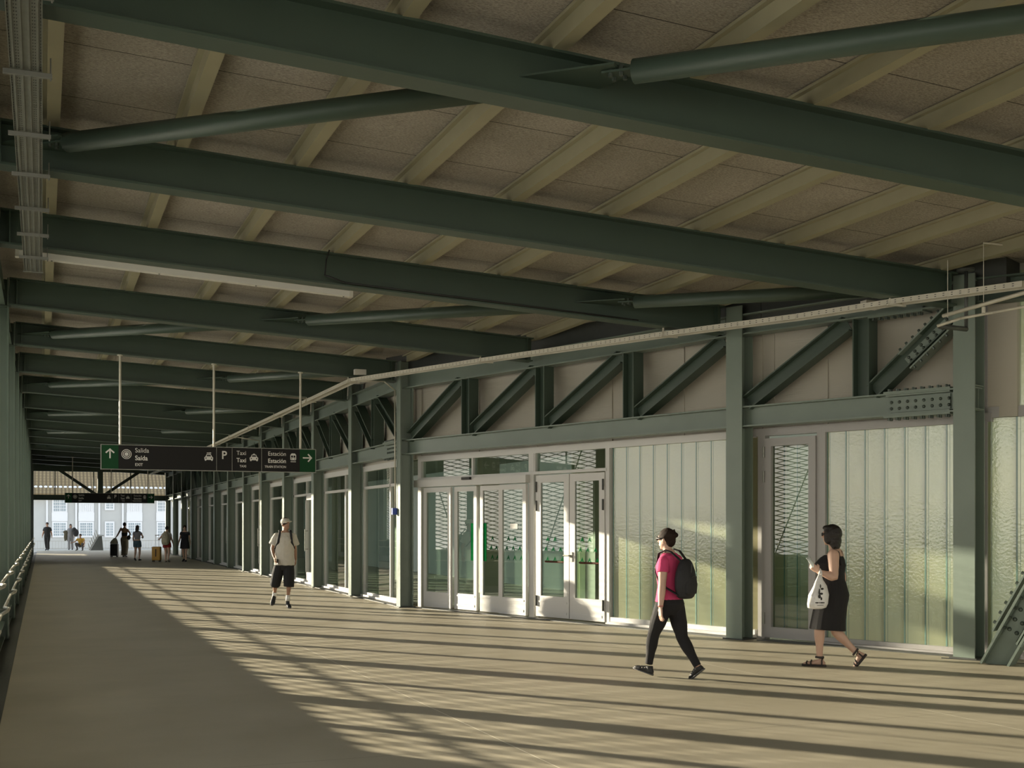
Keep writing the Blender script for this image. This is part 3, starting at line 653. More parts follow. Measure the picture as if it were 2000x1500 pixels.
# small pipes under the tray at the right edge
pp = empty('water_pipe', tuple(at(1840, 640, 13.2)), label='thin galvanised pipes and clamp hanging at the right below the tray', cat='pipe')
m = MB(); q0 = at(1845, 625, 12.9); q1 = at(2060, 565, 12.0); m.path([at(1830, 637, 12.9), at(1875, 622, 12.8), at(1940, 610, 12.5), at(2060, 588, 12.0)], .016); m.path([at(1842, 617, 13.2), q1+V((.0, .1, .05))], .022)
m.build('pipe', M['galvl'], pp, smooth=True)
m = MB(); m.path([at(1887, 530, 13.6), at(1887, 640, 13.6)], .022); m.path([at(1835, 637, 12.9), at(1887, 643, 13.6)], .028); m.tube(at(1886, 530, 13.6), at(1886, 525, 13.6), .10, 12)
m.build('downpipe', M['dark'], pp, smooth=True)
m = MB(); m.tube(at(1851, 620, 13.0), at(1851, 508, 13.0), .004, 6); m.build('hanger_rod', M['galvl'], pp); m = MB(); m.tube(at(1921, 590, 12.7), at(1921, 473, 12.7), .004, 6); m.path([at(1921, 474, 12.7), at(1958, 478, 12.7)], .01); m.path([at(1921, 600, 12.4), at(1921, 612, 12.4)], .02); m.build('hanger_rod', M['galvl'], pp)
# rain pipe beside the door
m = MB(); xp = T(800)+.10; m.path([G1.pt(xp, .10, -.08), G1.pt(xp, 4.2, -.08), G1.pt(xp+.12, 4.35, -.08)], .045, 12); m.tube(G1.pt(xp, .02, -.08), G1.pt(xp, .12, -.08), .055, 12)
m.build('downpipe', M['white'], label='white rain pipe standing between the green column and sliding doors', cat='pipe', smooth=True)
# conduit with blue socket on column
cdx = empty('power_conduit', (A.x, A.y, 1.6), label='thin galvanised conduit ending in a blue socket on the column by the sliding doors', cat='conduit')
MB().path([V((5.7, 22.3, H0+2.78)), V((6.2, 22.30, H0+2.80)), V((A.x-.05, 22.42, H0+2.66)), V((A.x-.03, 22.45, 1.95))], .013).build('conduit', M['galvl'], cdx, smooth=True)
MB().box(A.x-.10, A.x-.01, 22.40, 22.48, 1.82, 1.95).build('plug', M['blue'], cdx)
# second drop further down
cdx = empty('power_conduit', (A.x, 38.2, 1.6), label='thin galvanised conduit dropping down a far column behind the sign', cat='conduit')
MB().path([V((5.7, 38.1, H0+2.8)), V((A.x-.05, 38.1, H0+2.7)), V((A.x-.03, 38.1, 1.6))], .015).build('conduit', M['galvl'], cdx, smooth=True)
# light fixture
lf = empty('light_fixture', (2, 14.7, ZB(2)), label='long white strip light under the third roof beam at left', cat='light fixture')
def fx(x): return (x, 14.68, ZB(x)-.035)
m = MB(); m.bar(fx(-.25), fx(3.62), .10, .07); m.build('body', M['fix'], lf)
m = MB(); m.bar(fx(3.62), fx(3.66), .11, .08); m.bar(fx(-.29), fx(-.25), .11, .08); m.build('end_cap', M['galvl'], lf)
m = MB()
for x in (.1, 1.3, 2.45, 3.55): p = V(fx(x)); m.ball(p+V((0, 0, -.037)), (.012, .012, .006), 8, 4)
m.build('screw', M['dark'], lf)
# junction boxes and sensors
for k, (px, py, Y) in enumerate(((703, 727, 22.6), (1700, 596, 15.0))):
    p = at(px, py, Y); MB().box(p.x-.11, p.x+.11, p.y-.06, p.y+.06, p.z-.05, p.z+.05).build('junction_box', M['fix'], label=('small pale junction box on the tray corner beyond the sliding doors', 'long pale junction box on the tray above the right doors')[k], cat='junction box')
cb = MB(); cb.path([V((3.30, 14.38, ZB(3.3)+BH+.02)), V((3.26, 14.37, ZB(3.3)+.30)), V((3.24, 14.37, ZB(3.2)+.10)), V((3.5, 14.37, ZB(3.4)+.035)), V((7.6, 14.38, ZB(7.6)+.035))], .009, 6)
cb.build('power_cable', M['rubber'], label='thin black cable looping down the third roof beam', cat='cable', smooth=True)

# ------------------------------------------------------------------ signs
def text_mesh(body, size, x, z, m, align='LEFT', bold=False):
    c = bpy.data.curves.new('t', 'FONT'); c.body = body; c.size = size; c.align_x = align; c.extrude = .002; c.offset = (.0016 if bold else .0)*size/.1
    o = bpy.data.objects.new('t', c); scn.collection.objects.link(o); bpy.context.view_layer.update()
    me = bpy.data.meshes.new_from_object(o.evaluated_get(bpy.context.evaluated_depsgraph_get())); 
    n = len(m.v); vs = [(x+v.co.x*.92, -v.co.z, z+v.co.y) for v in me.vertices]; m.add(vs, [tuple(p.vertices) for p in me.polygons])
    bpy.data.objects.remove(o)
def arrow(m, cx, cz, L, up):
    t = .025; y0, y1 = -.004, 0
    def rot(p): return (cx+p[0], cz+p[1]) if up else (cx+p[1], cz+p[0])
    def strip(a, b):
        nonlocal y0
        y0 -= .0006
        a = V((*a, 0)); b = V((*b, 0)); d = (b-a).normalized(); s_ = V((-d.y, d.x, 0))*t/2
        q = [rot(p) for p in (a-s_, b-s_, b+s_, a+s_)]; m.prism([(p[0], y0, p[1]) for p in q], (0, y1-y0, 0))
    strip((0, -L/2), (0, L/2)); strip((-L*.42, L*.08), (.008, L/2)); strip((L*.42, L*.08), (-.008, L/2))
def disc(m, cx, cz, r, r2=0, n=28):
    if r2:
        for i in range(n):
            a, b = 2*PI*i/n, 2*PI*(i+1)/n
            q = [(cx+r*math.cos(a), -.004, cz+r*math.sin(a)), (cx+r*math.cos(b), -.004, cz+r*math.sin(b)), (cx+r2*math.cos(b), -.004, cz+r2*math.sin(b)), (cx+r2*math.cos(a), -.004, cz+r2*math.sin(a))]
            m.prism(q, (0, .004, 0))
    else: m.prism([(cx+r*math.cos(2*PI*i/n), -.004, cz+r*math.sin(2*PI*i/n)) for i in range(n)], (0, .004, 0))
def poly(m, cx, cz, pts, y=-.004, th=.004): m.prism([(cx+p[0], y, cz+p[1]) for p in pts], (0, th, 0))
def car(m, h, cx, cz, top):
    poly(m, cx, cz, [(-.075, -.045), (.075, -.045), (.08, 0), (.055, .022), (.04, .06), (-.04, .06), (-.055, .022), (-.08, 0)])
    poly(m, cx, cz, [(-.07, -.06), (-.045, -.06), (-.045, -.045), (-.07, -.045)]); poly(m, cx, cz, [(.045, -.06), (.07, -.06), (.07, -.045), (.045, -.045)])
    poly(h, cx, cz, [(-.042, .022), (.042, .022), (.032, .048), (-.032, .048)], -.006)
    disc_h = [(-.05, -.012), (.05, -.012)]
    for (a, b) in disc_h: poly(h, cx+a, cz+b, [(.012*math.cos(q*PI/4), .012*math.sin(q*PI/4)) for q in range(8)], -.006)
    if top == 'taxi': poly(m, cx, cz, [(-.02, .062), (.02, .062), (.016, .078), (-.016, .078)])
    else: poly(m, cx, cz, [(-.035, .075), (.02, .075), (.02, .068), (.05, .085), (.02, .098), (.02, .09), (-.035, .09)])
def make_sign(loc, label, rods=True):
    W_, Hh = 3.88, .43
    r = empty('hanging_sign', loc, label=label, cat='sign', group='black wayfinding signs over the corridor')
    X, Y, Z = loc
    def put(m, name, mt, parent=r): 
        m.v = [(v[0]+X, v[1]+Y, v[2]+Z) for v in m.v]; return m.build(name, mt, parent)
    m = MB(); m.box(0, W_, 0, .06, 0, Hh); pn = put(m, 'panel', M['panel'])
    fx_ = lambda c: (lambda px: (lambda s_, : None)(0))(0)
    def sx_(cpx):                          # position read along the board
        px = 180+cpx/4.348; q = (px-1000)/F; t = (22.45*(SP + q*CP))/(CP - q*SP); return t-.985
    m = MB(); m.box(0, .29, -.003, 0, 0, Hh); put(m, 'arrow_field', M['sgreen'], pn)
    m = MB(); m.box(W_-.30, W_, -.003, 0, 0, Hh); put(m, 'arrow_field', M['sgreen'], pn)
    m = MB(); e = .012
    m.box(-e, W_+e, -.01, .07, Hh, Hh+e); m.box(-e, W_+e, -.01, .07, -e, 0); m.box(-e, 0, -.01, .07, 0, Hh); m.box(W_, W_+e, -.01, .07, 0, Hh)
    for c in (1053, 1185, 1435): m.box(sx_(c)-.004, sx_(c)+.004, -.005, 0, 0, Hh)
    put(m, 'frame', M['galv'])
    def tx(*a, **k): m = MB(); text_mesh(a[0], a[1], a[2], a[3], m, *a[4:], **k); put(m, 'lettering', M['swhite'], pn)
    def ic(fn): t = MB(); h = MB(); fn(t, h); o = put(t, 'pictogram', M['swhite'], pn); (put(h, 'pictogram_detail', M['panel'], pn) if h.v else None)
    ic(lambda t, h: arrow(t, .145, .275, .17, True)); ic(lambda t, h: arrow(t, W_-.155, .27, .17, False))
    def target_(t, h): disc(t, sx_(290), .27, .035); disc(t, sx_(290), .27, .062, .048); disc(t, sx_(290), .27, .088, .076)
    ic(target_)
    x = sx_(362); tx('Salida', .118, x, .305); tx('Saída', .118, x, .165, bold=True); tx('EXIT', .072, x, .06, bold=True)
    ic(lambda t, h: car(t, h, sx_(987), .24, 'key')); ic(lambda t, h: car(t, h, sx_(1370), .25, 'taxi'))
    tx('P', .21, sx_(1118), .22, 'CENTER', True)
    x = sx_(1305); tx('Taxi', .112, x, .30, 'RIGHT'); tx('Taxi', .112, x, .165, 'RIGHT', True); tx('TAXI', .06, x, .07, 'RIGHT', True)
    x = sx_(1643); tx('Estación', .112, x, .30, 'RIGHT'); tx('Estación', .112, x, .165, 'RIGHT', True); tx('TRAIN STATION', .06, x, .07, 'RIGHT', True)
    def train(t, h):
        cx, cz = sx_(1703), .27; poly(t, cx, cz, [(-.045, -.05), (.045, -.05), (.055, -.03), (.055, .05), (.03, .08), (-.03, .08), (-.055, .05), (-.055, -.03)])
        poly(t, cx, cz, [(-.05, -.085), (.05, -.085), (.05, -.072), (-.05, -.072)]); poly(h, cx, cz, [(-.04, .0), (-.006, .0), (-.006, .04), (-.04, .04)], -.006); poly(h, cx, cz, [(.006, .0), (.04, .0), (.04, .04), (.006, .04)], -.006)
        for a in (-.03, .03): poly(h, cx+a, cz-.025, [(.01*math.cos(q*PI/4), .01*math.sin(q*PI/4)) for q in range(8)], -.006)
    ic(train)
    for xr in (.32, 1.98, 3.60):
        m = MB(); zt_ = ZB(X+xr)-Z; m.tube((xr, .03, Hh), (xr, .03, zt_), .022, 10); m.tube((xr, .03, zt_-.02), (xr, .03, zt_), .05, 10); put(m, 'hanger_rod', M['galvl'])
    return r
make_sign((.985, 22.40, 2.63), 'long black sign with green arrow ends reading Salida and Estación, nearer one')
make_sign((.95, 57.1, 2.63), 'long black sign with arrows, smaller one far down the corridor')

# ------------------------------------------------------------------ end portal
pt = empty('end_portal', (3, END, 0), label='green steel portal frame with V bracing at the far corridor end', cat='portal')
ze = ZB(3)
MB().ibeam((-.7, END, 3.13), (6.6, END, 3.13), .29, .24).build('lower_chord', M['green'], pt)
MB().box(-1.0, 6.9, END-.1, END+.1, ze-.05, 5.1).build('upper_chord', M['green'], pt)
MB().box(2.86, 3.14, END-.12, END+.12, 3.27, ze).build('vertical', M['green'], pt)
for a, b in ((.9, 2.85), (5.1, 3.15)): MB().ibeam((a, END, ze), (b, END, 3.25), .16, .16, up=(0, 0, 1)).build('diagonal', M['green'], pt)
for x in (.62, 2.62, 4.6): MB().box(x, x+.05, END+.15, END+.2, 3.2, 5).build('hanger', M['green'], pt)

# ------------------------------------------------------------------ street beyond
def bwin(parent, x0, x1, y, z0, z1, cols, rows, dark):
    f = MB(); f.box(x0-.12, x1+.12, y-.10, y+.1, z0-.12, z1+.12); o = f.build('window', M['bwhite'], parent)
    p = MB(); wd = (x1-x0)/cols; hh = (z1-z0)/rows
    for i in range(cols):
        for j in range(rows):
            gx = .05 + (.07 if i == cols//2 else 0); p.box(x0+wd*i+gx*.6, x0+wd*(i+1)-.03, y-.13, y-.11, z0+hh*j+.04, z0+hh*(j+1)-.03)
    p.build('pane', M['bpane'] if dark else M['bwhite'], o)
YB = 118.0
bl = empty('building', (-6, YB, -1.5), label='white masonry building with tiled roof across the street at the corridor end', cat='building')
def bx(px): q = (px-1000)/F; return YB*(SP+q*CP)/(CP-q*SP)
def bz(px, py): q = (px-1000)/F; Y = YB/(CP-q*SP); return H0+(HY-py)/F*Y
zeave = bz(180, 970); zrow = bz(180, 955)
MB().box(-45, 30, YB, YB+10, -1.5, zeave).build('wall', M['render'], bl)
m = MB(); m.hexa([(-46, YB-.6, zeave), (31, YB-.6, zeave), (31, YB+12, zeave+9), (-46, YB+12, zeave+9), (-46, YB-.6, zeave+.25), (31, YB-.6, zeave+.25), (31, YB+12, zeave+9.3), (-46, YB+12, zeave+9.3)]); m.build('roof', M['tiles'], bl)
m = MB(); x = bx(60); yr = YB-.6+(zrow-zeave)/.714
while x < bx(420): m.ball((x, yr, zrow+.12), (.20, .3, .16), 8, 6); x += .43
m.build('ridge_row', M['bwhite'], bl)
m = MB(); m.box(bx(40), bx(430), YB-.55, YB-.35, zeave-.12, zeave); m.build('eave', M['render'], bl)
for k, (a, b) in enumerate(((101, 132), (153, 184), (204, 224), (247, 278), (305, 330))):
    n = 4 if k == 2 else 6
    bwin(bl, bx(a)+.15, bx(b)-.15, YB, bz(a, 1047), bz(a, 1021), n, 5, True)
    bwin(bl, bx(a)+.15, bx(b)-.15, YB, bz(a, 999 if k != 2 else 994), bz(a, 975), n, 4, k % 2 == 0)
    if k != 2: MB().box(bx(a), bx(b), YB-.12, YB, bz(a, 1018), bz(a, 1001)).build('apron', M['bwhite'], bl)
for px in (90, 147, 192, 238): MB().box(bx(px), bx(px)+.16, YB-.16, YB, -1.5, zeave).build('drainpipe', M['bwhite'], bl)
# street railing and low wall
MB().box(-20, 16, 100, 100.3, -1.5, -.30).build('low_wall', M['render'], label='low white wall across the street beyond the corridor end', cat='wall')
fr = empty('street_railing', (0, 99, -1.5), label='thin dark railing along the street beyond the corridor', cat='railing')
m = MB(); m.box(-16, 14, 99.6, 99.64, .32, .37); m.box(-16, 14, 99.6, 99.64, -.28, -.22); m.build('rail', M['lamp'], fr)
m = MB(); x = -16
while x < 14: m.box(x, x+.03, 99.6, 99.64, -.28, .34); x += .22
m.build('baluster', M['lamp'], fr, kind='stuff')
sr = gnd(190, 1075); sr.y = 80
st = empty('stair_parapet', (sr.x, sr.y, 0), label='dark sloping stair parapet at the corridor end', cat='parapet')
q = lambda px, py: at(px, py, 76.5)
m = MB(); m.prism([tuple(q(176, 1076)), tuple(q(193, 1047)), tuple(q(199, 1047)), tuple(q(202, 1076))], (0, .8, 0)); m.build('wall', M['dark'], st)
m = MB(); m.path([q(174, 1074), q(192, 1045), q(203, 1046)], .04, 6)
for k in range(6): a = q(176+3*k, 1074-5.3*k); m.tube(a, a+V((-.12, 0, .42)), .025, 6)
m.build('rail', M['lamp'], st)
# trees seen through the open bays
def tree(x, y, h, rad, label):
    r = empty('street_tree', (x, y, -1.5), label=label, cat='tree', group='street trees')
    MB().tube((x, y, -1.5), (x, y, h*.6), .16, 8, .09).build('trunk', M['dark'], r)
    m = MB(); rn = random.Random(int(x*7+y))
    for _ in range(1400):
        u = rn.random()*2-1; a = rn.random()*2*PI; q_ = rn.random()**.4; s_ = math.sqrt(1-u*u)
        c = V((x+rad*q_*s_*math.cos(a), y+rad*q_*s_*math.sin(a), h*.72+rad*1.1*q_*u)); d = V((rn.gauss(0, 1), rn.gauss(0, 1), rn.gauss(0, 1))).normalized(); e = d.orthogonal().normalized()
        m.add([c-d*.13, c+e*.07, c+d*.13, c-e*.07], [(0, 1, 2, 3)])
    m.build('foliage', M['tree'], r)
tree(11.5, 84, 5.2, 2.2, 'pale green street tree seen between the far columns')
tree(17.5, 92, 6.5, 2.6, 'street tree behind the far right columns')
# ------------------------------------------------------------------ people
SK = mat('skin', (.56, .36, .27), .55, var=(12, .06)); SK2 = mat('skin_tanned', (.36, .20, .13), .5)
CL = {}
def cl(n, c, r=.85):
    if n not in CL: CL[n] = mat('cloth_'+n, c, r, bump=(90, .25))
    return CL[n]
HAIR = mat('hair_dark', (.014, .010, .008), .45, bump=(150, .6)); HAIRB = mat('hair_brown', (.022, .013, .009), .75, bump=(150, .3), spec=.2)
def bake(o, voxel, it=4, fac=.5):
    r = o.modifiers.new('r', 'REMESH'); r.mode = 'VOXEL'; r.voxel_size = voxel; r.use_smooth_shade = True
    s = o.modifiers.new('s', 'SMOOTH'); s.factor = fac; s.iterations = it
    bpy.context.view_layer.update(); dg = bpy.context.evaluated_depsgraph_get()
    me = bpy.data.meshes.new_from_object(o.evaluated_get(dg)); me.name = o.name
    mt = o.data.materials[0]; o.modifiers.clear(); o.data = me
    if not me.materials: me.materials.append(mt)
    for p in me.polygons: p.use_smooth = True
    return o
def ring(c, ax, side, rx, ry, n=16):
    ax = ax.normalized(); s_ = (side - ax*side.dot(ax)).normalized(); f = ax.cross(s_)
    return [c + s_*rx*math.cos(2*PI*i/n) + f*ry*math.sin(2*PI*i/n) for i in range(n)]
def limb(m, pts, rad, g=0.0, n=14):        # tapering limb through points; rad: list of (t, r) along its length
    L = [0]
    for a, b in zip(pts, pts[1:]): L.append(L[-1]+(b-a).length)
    rings = []; N = 14; side = V((.3, .5, .1))
    for k in range(N+1):
        t = k/N; d = t*L[-1]; i = 0
        while i < len(pts)-2 and d > L[i+1]: i += 1
        q = (d-L[i])/max(1e-6, L[i+1]-L[i]); p = pts[i].lerp(pts[i+1], q)
        dr = (pts[i+1]-pts[i]).normalized()
        if i+2 < len(pts) and q > .8: dr = dr.lerp((pts[i+2]-pts[i+1]).normalized(), (q-.8)*2.5)
        if i > 0 and q < .2: dr = dr.lerp((pts[i]-pts[i-1]).normalized(), (.2-q)*2.5)
        j = 0
        while j < len(rad)-2 and t > rad[j+1][0]: j += 1
        u = (t-rad[j][0])/(rad[j+1][0]-rad[j][0]); u = u*u*(3-2*u); r = rad[j][1]+(rad[j+1][1]-rad[j][1])*u + g
        rings.append(ring(p, dr, side, r, r, n))
    m.loft(rings); m.ball(pts[0], (rad[0][1]+g,)*3, 12, 8); 
    return m
def torso_rings(J, tab, g=0.0):             # tab: (t, half width, half depth, forward shift), t 0 at crotch, 1 at neck base
    hl = (J['hipL']-J['hipR']).normalized(); sl = (J['shL']-J['shR']).normalized(); a = J['pelvis']; b = J['neck']; out = []
    for t, w_, d_, fs_ in tab:
        side = hl.lerp(sl, max(0, min(1, t))).normalized(); ax = (b-a).normalized(); f = side.cross(ax).normalized()
        f = -f if f.dot(J['fwd']) < 0 else f
        out.append(ring(a.lerp(b, t)+f*fs_, ax, side, w_+g, d_+g, 22))
    return out
def hand(m, w_, d, palm_n, thumb, s=1.0, curl=.5):
    d = d.normalized(); pn = (palm_n-d*palm_n.dot(d)).normalized(); sd_ = d.cross(pn).normalized(); sd_ = sd_ if sd_.dot(thumb) > 0 else -sd_
    m.loft([ring(w_+d*t*s, d, sd_, rx*s, ry*s, 12) for t, rx, ry in ((-.02, .026, .02), (.01, .028, .017), (.045, .038, .016), (.085, .041, .014), (.095, .038, .012))])
    for k, (off, L) in enumerate(((.030, .070), (.010, .078), (-.011, .072), (-.031, .056))):
        p = w_+d*.085*s+sd_*off*s; a = curl*(.5+.12*k); pts = [p]; q = d.copy()
        for j, fr in enumerate((.45, .32, .23)):
            q = (d*math.cos(a*(j+1)*.8)+pn*math.sin(a*(j+1)*.8)).normalized(); p = p+q*L*fr*s; pts.append(p)
        limb(m, pts, [(0, .0092*s), (1, .0072*s)], n=8)
    p = w_+d*.025*s+sd_*.026*s
    limb(m, [p, p+(d*.6+sd_*.8+pn*.2).normalized()*.035*s, p+(d*.6+sd_*.8+pn*.2).normalized()*.035*s+(d+pn*.5).normalized()*.03*s], [(0, .013*s), (1, .008*s)], n=8)
def head(m, c, f, up, s=1.0):
    up = up.normalized(); f = (f-up*f.dot(up)).normalized(); l = up.cross(f); R = Matrix((l, f, up)).transposed()
    m.ball(c+up*.02*s-f*.008*s, (.073*s, .092*s, .095*s), 20, 14, R); m.ball(c-up*.045*s+f*.022*s, (.056*s, .062*s, .070*s), 16, 12, R)
    m.ball(c-up*.092*s+f*.06*s, (.024*s, .02*s, .02*s), 10, 8, R)
    m.loft([ring(c+f*(.085)*s+up*.018*s, -up+f*.45, l, .008*s, .008*s, 8), ring(c+f*.100*s-up*.022*s, -up, l, .015*s, .016*s, 8), ring(c+f*.085*s-up*.033*s, -up, l, .013*s, .010*s, 8)])
    for z_, r_ in ((-.052, .007), (-.063, .008)): m.ball(c+f*.082*s+up*z_*s, (.022*s, .010*s, r_*s), 10, 6, R)
    for q in (1, -1): m.ball(c+l*q*.074*s-f*.005*s-up*.008*s, (.011*s, .021*s, .032*s), 10, 8, R)
    m.ball(c+f*.078*s+up*.038*s, (.045*s, .016*s, .012*s), 10, 8, R)
    return l, f, up, R
def shoe(m, an, heel, toe, up, s=1.0, g=0.0, open_=False):
    f = (toe-heel); L = f.length; f.normalize(); up = (up-f*up.dot(f)).normalized(); sd_ = f.cross(up)
    tab = ((-.02, .020, .022), (.04, .030, .030), (.22, .034, .044), (.45, .036, .036), (.68, .044, .026), (.88, .040, .020), (1.0, .022, .012))
    m.loft([ring(heel+f*t*L+up*(h+g)*s, f, sd_, (w_+g)*s, (h+g)*s, 14) for t, w_, h in tab])
    c = heel+f*L*.17+up*.06*s
    m.loft([ring(c-up*.03, (an-c)+up*.05, sd_, .036*s+g, .042*s+g), ring(c+(an-c)*.6, (an-c)+up*.05, sd_, .034*s+g, .038*s+g)])
class Fig:
    def __init__(s, X, Y, label, f, skin, J, voxel=.010, dims=1.0, girth=1.0, hd=None, foot=True):
        s.X, s.Y = X, Y; s.vox = voxel
        s.root = empty('person', tuple(C2W(X, Y, 0)), label=label, cat='person'); J = {k: (s.P(*v) if isinstance(v, tuple) else v) for k, v in J.items()}
        s.J = J; J['fwd'] = s.D(*f); s.k = dims; s.g = girth
    def P(s, a, b, z): return C2W(s.X+a, s.Y+b, z)
    def D(s, a, b, z=0): return (C2W(a, b, z)-C2W(0, 0, 0)).normalized()
    def part(s, m, name, mt, voxel=None, it=3, parent=None, bk=True):
        o = m.build(name, mt, parent or s.root, smooth=True)
        if bk: bake(o, voxel or s.vox, it)
        return o
FT = ((-.06, .10, .085, 0), (.03, .155, .11, -.01), (.12, .172, .122, -.015), (.25, .155, .11, 0), (.42, .125, .092, .012), (.60, .14, .105, .02), (.75, .150, .112, .02), (.86, .150, .090, .0), (.93, .128, .072, -.004), (.975, .088, .058, -.005), (1.03, .052, .05, 0))
MT = ((-.06, .10, .085, 0), (.03, .15, .105, -.01), (.12, .162, .115, -.01), (.25, .150, .105, 0), (.42, .145, .10, .01), (.60, .160, .112, .012), (.75, .172, .116, .01), (.86, .170, .098, .0), (.93, .142, .078, -.004), (.975, .095, .062, -.005), (1.03, .056, .054, 0))
def body(F_, skin, T_=FT, arm=1.0, leg=1.0, headf=None, up=V((0, 0, 1)), hands=('L', 'R'), hs=1.0, curl=.6, barefoot=()):
    J = F_.J; m = MB(); k = F_.k; m.loft(torso_rings(J, [(t, w_*k*F_.g, d_*k*F_.g, f_) for t, w_, d_, f_ in T_]))
    limb(m, [J['neck']-V((0, 0, .05)), J['head']-V((0, 0, .05))], [(0, .056*k), (.6, .050*k), (1, .052*k)])
    for q in 'LR':
        limb(m, [J['sh'+q], J['el'+q], J['wr'+q]], [(0, .052*arm*k), (.25, .046*arm*k), (.48, .039*arm*k), (.62, .040*arm*k), (1, .026*k*min(arm, 1.15))])
        limb(m, [J['hip'+q], J['kn'+q], J['an'+q]], [(0, .090*leg*k), (.25, .080*leg*k), (.49, .056*leg*k), (.65, .056*leg*k), (.85, .038*leg*k), (1, .036*k)])
        hd_ = J['hand'+q]-J['wr'+q]; side = (J['shL']-J['shR']).normalized()*(1 if q == 'L' else -1)
        pn = J.get('palm'+q, -side); hand(m, J['wr'+q], hd_, pn, J.get('thumb'+q, J['fwd']), hs*k, curl)
        shoe(m, J['an'+q], J['heel'+q], J['toe'+q], J.get('fup'+q, V((0, 0, 1))), .86*k)
    fr = head(m, J['head'], headf or J['fwd'], up, k)
    o = F_.part(m, 'body', skin, F_.vox, 2); F_.fr = fr
    l, f, u, R = fr; e = MB()
    for q in (1, -1): e.ball(J['head']+l*q*.031*k+f*.083*k+u*.012*k, (.011*k, .006*k, .006*k), 8, 6, R)
    F_.part(e, 'eye', HAIR, bk=False)
    return o
def shirt(F_, mt, T_=FT, sleeve=.55, t0=.1, g=.014, name='shirt', neck=.96, arm=1.0, top=True, flare=0):
    J = F_.J; k = F_.k; m = MB(); tab = [(t, w_*k*F_.g, d_*k*F_.g, f_) for t, w_, d_, f_ in T_ if t0 < t < neck]
    a = [(t0, tab[0][1]*1.0+flare, tab[0][2]*1.0+flare, tab[0][3])]+tab
    if top: a += [(.975, .088*k, .06*k, -.003)]
    m.loft(torso_rings(J, a, g))
    if sleeve > 0:
        for q in 'LR':
            d = J['el'+q]-J['sh'+q]; e = J['sh'+q]+d*sleeve
            limb(m, [J['sh'+q], e], [(0, .050*arm*k), (1, .058*arm*k)], g*.55)
    return F_.part(m, name, mt, max(.006, F_.vox*.75), 3)
def trousers(F_, mt, T_=FT, to=1.0, g=.010, leg=1.0, name='trousers', t1=.22, cuff=0, loose=0):
    J = F_.J; k = F_.k; m = MB()
    m.loft(torso_rings(J, [(t, w_*k*F_.g, d_*k*F_.g, f_) for t, w_, d_, f_ in T_ if t <= t1+.05], g))
    for q in 'LR':
        a, b, c = J['hip'+q], J['kn'+q], J['an'+q]
        R_ = [(0, .092*leg*k), (.25, .082*leg*k+loose*.4), (.49, .058*leg*k+loose), (.65, .058*leg*k+loose), (.85, .040*leg*k+cuff), (1, .038*k+cuff)]
        if to > .95: limb(m, [a, b, c], R_, g)
        elif to > .5: limb(m, [a, b, b.lerp(c, (to-.5)*2)], [(0, .092*leg*k), (.4, .078*leg*k+loose*.7), (1, .060*leg*k+loose)], g)
        else: limb(m, [a, a.lerp(b, to*2)], [(0, .092*leg*k), (1, .080*leg*k+loose)], g)
    return F_.part(m, name, mt, max(.006, F_.vox*.75), 3)
def shoes(F_, mt, g=.006, s=.92):
    for q in 'LR':
        m = MB(); J = F_.J; shoe(m, J['an'+q], J['heel'+q], J['toe'+q], J.get('fup'+q, V((0, 0, 1))), s*F_.k, g); o = F_.part(m, 'shoe', mt, .007, 2)
        hl_, tt = J['heel'+q], J['toe'+q]; f = (tt-hl_).normalized(); u = J.get('fup'+q, V((0, 0, 1))); u = (u-f*u.dot(f)).normalized(); L_ = (tt-hl_).length; m = MB()
        m.loft([ring(hl_+f*t*L_+u*.004, f, f.cross(u), a*s*F_.k, .010, 12) for t, a in ((-.05, .024), (.05, .038), (.3, .038), (.65, .050), (.9, .046), (1.04, .026))])
        m.build('sole', cl('sole', (.10, .10, .10), .6), o, smooth=True)
def hair(F_, mt, kind):
    J = F_.J; l, f, u, R = F_.fr; c = J['head']; k = F_.k; m = MB()
    m.ball(c+u*.036*k-f*.016*k, (.083*k, .101*k, .097*k), 20, 14, R)
    if kind == 'bun':
        m.ball(c-f*.055*k-u*.01*k, (.064*k, .055*k, .075*k), 16, 12, R); m.ball(c-f*.118*k+u*.052*k, (.036*k, .030*k, .032*k), 12, 10, R); m.ball(c-f*.10*k+u*.09*k, (.02*k, .012*k, .03*k), 10, 8, R)
    if kind == 'bob':
        m.ball(c+u*.02*k-f*.03*k, (.098*k, .098*k, .108*k), 20, 14, R); m.ball(c-u*.06*k-f*.04*k, (.094*k, .080*k, .085*k), 18, 12, R); m.ball(c-u*.115*k-f*.055*k, (.080*k, .055*k, .06*k), 16, 10, R)
        for q in (1, -1): m.ball(c+l*q*.062*k+f*.02*k-u*.02*k, (.036*k, .05*k, .085*k), 12, 10, R)
        m.ball(c+u*.088*k+f*.045*k, (.06*k, .055*k, .03*k), 12, 10, R)
    if kind == 'long':
        m.ball(c-u*.06*k-f*.05*k, (.092*k, .06*k, .11*k), 16, 12, R); m.ball(c-u*.20*k-f*.075*k, (.085*k, .04*k, .16*k), 16, 12, R)
    if kind == 'pony': m.ball(c-f*.09*k-u*.02*k, (.04*k, .035*k, .07*k), 12, 10, R)
    rn = random.Random(3); m.v = [(x+rn.gauss(0, .0022), y+rn.gauss(0, .0022), z+rn.gauss(0, .0022)) for x, y, z in m.v]
    return F_.part(m, 'hair', mt, .008, 1)
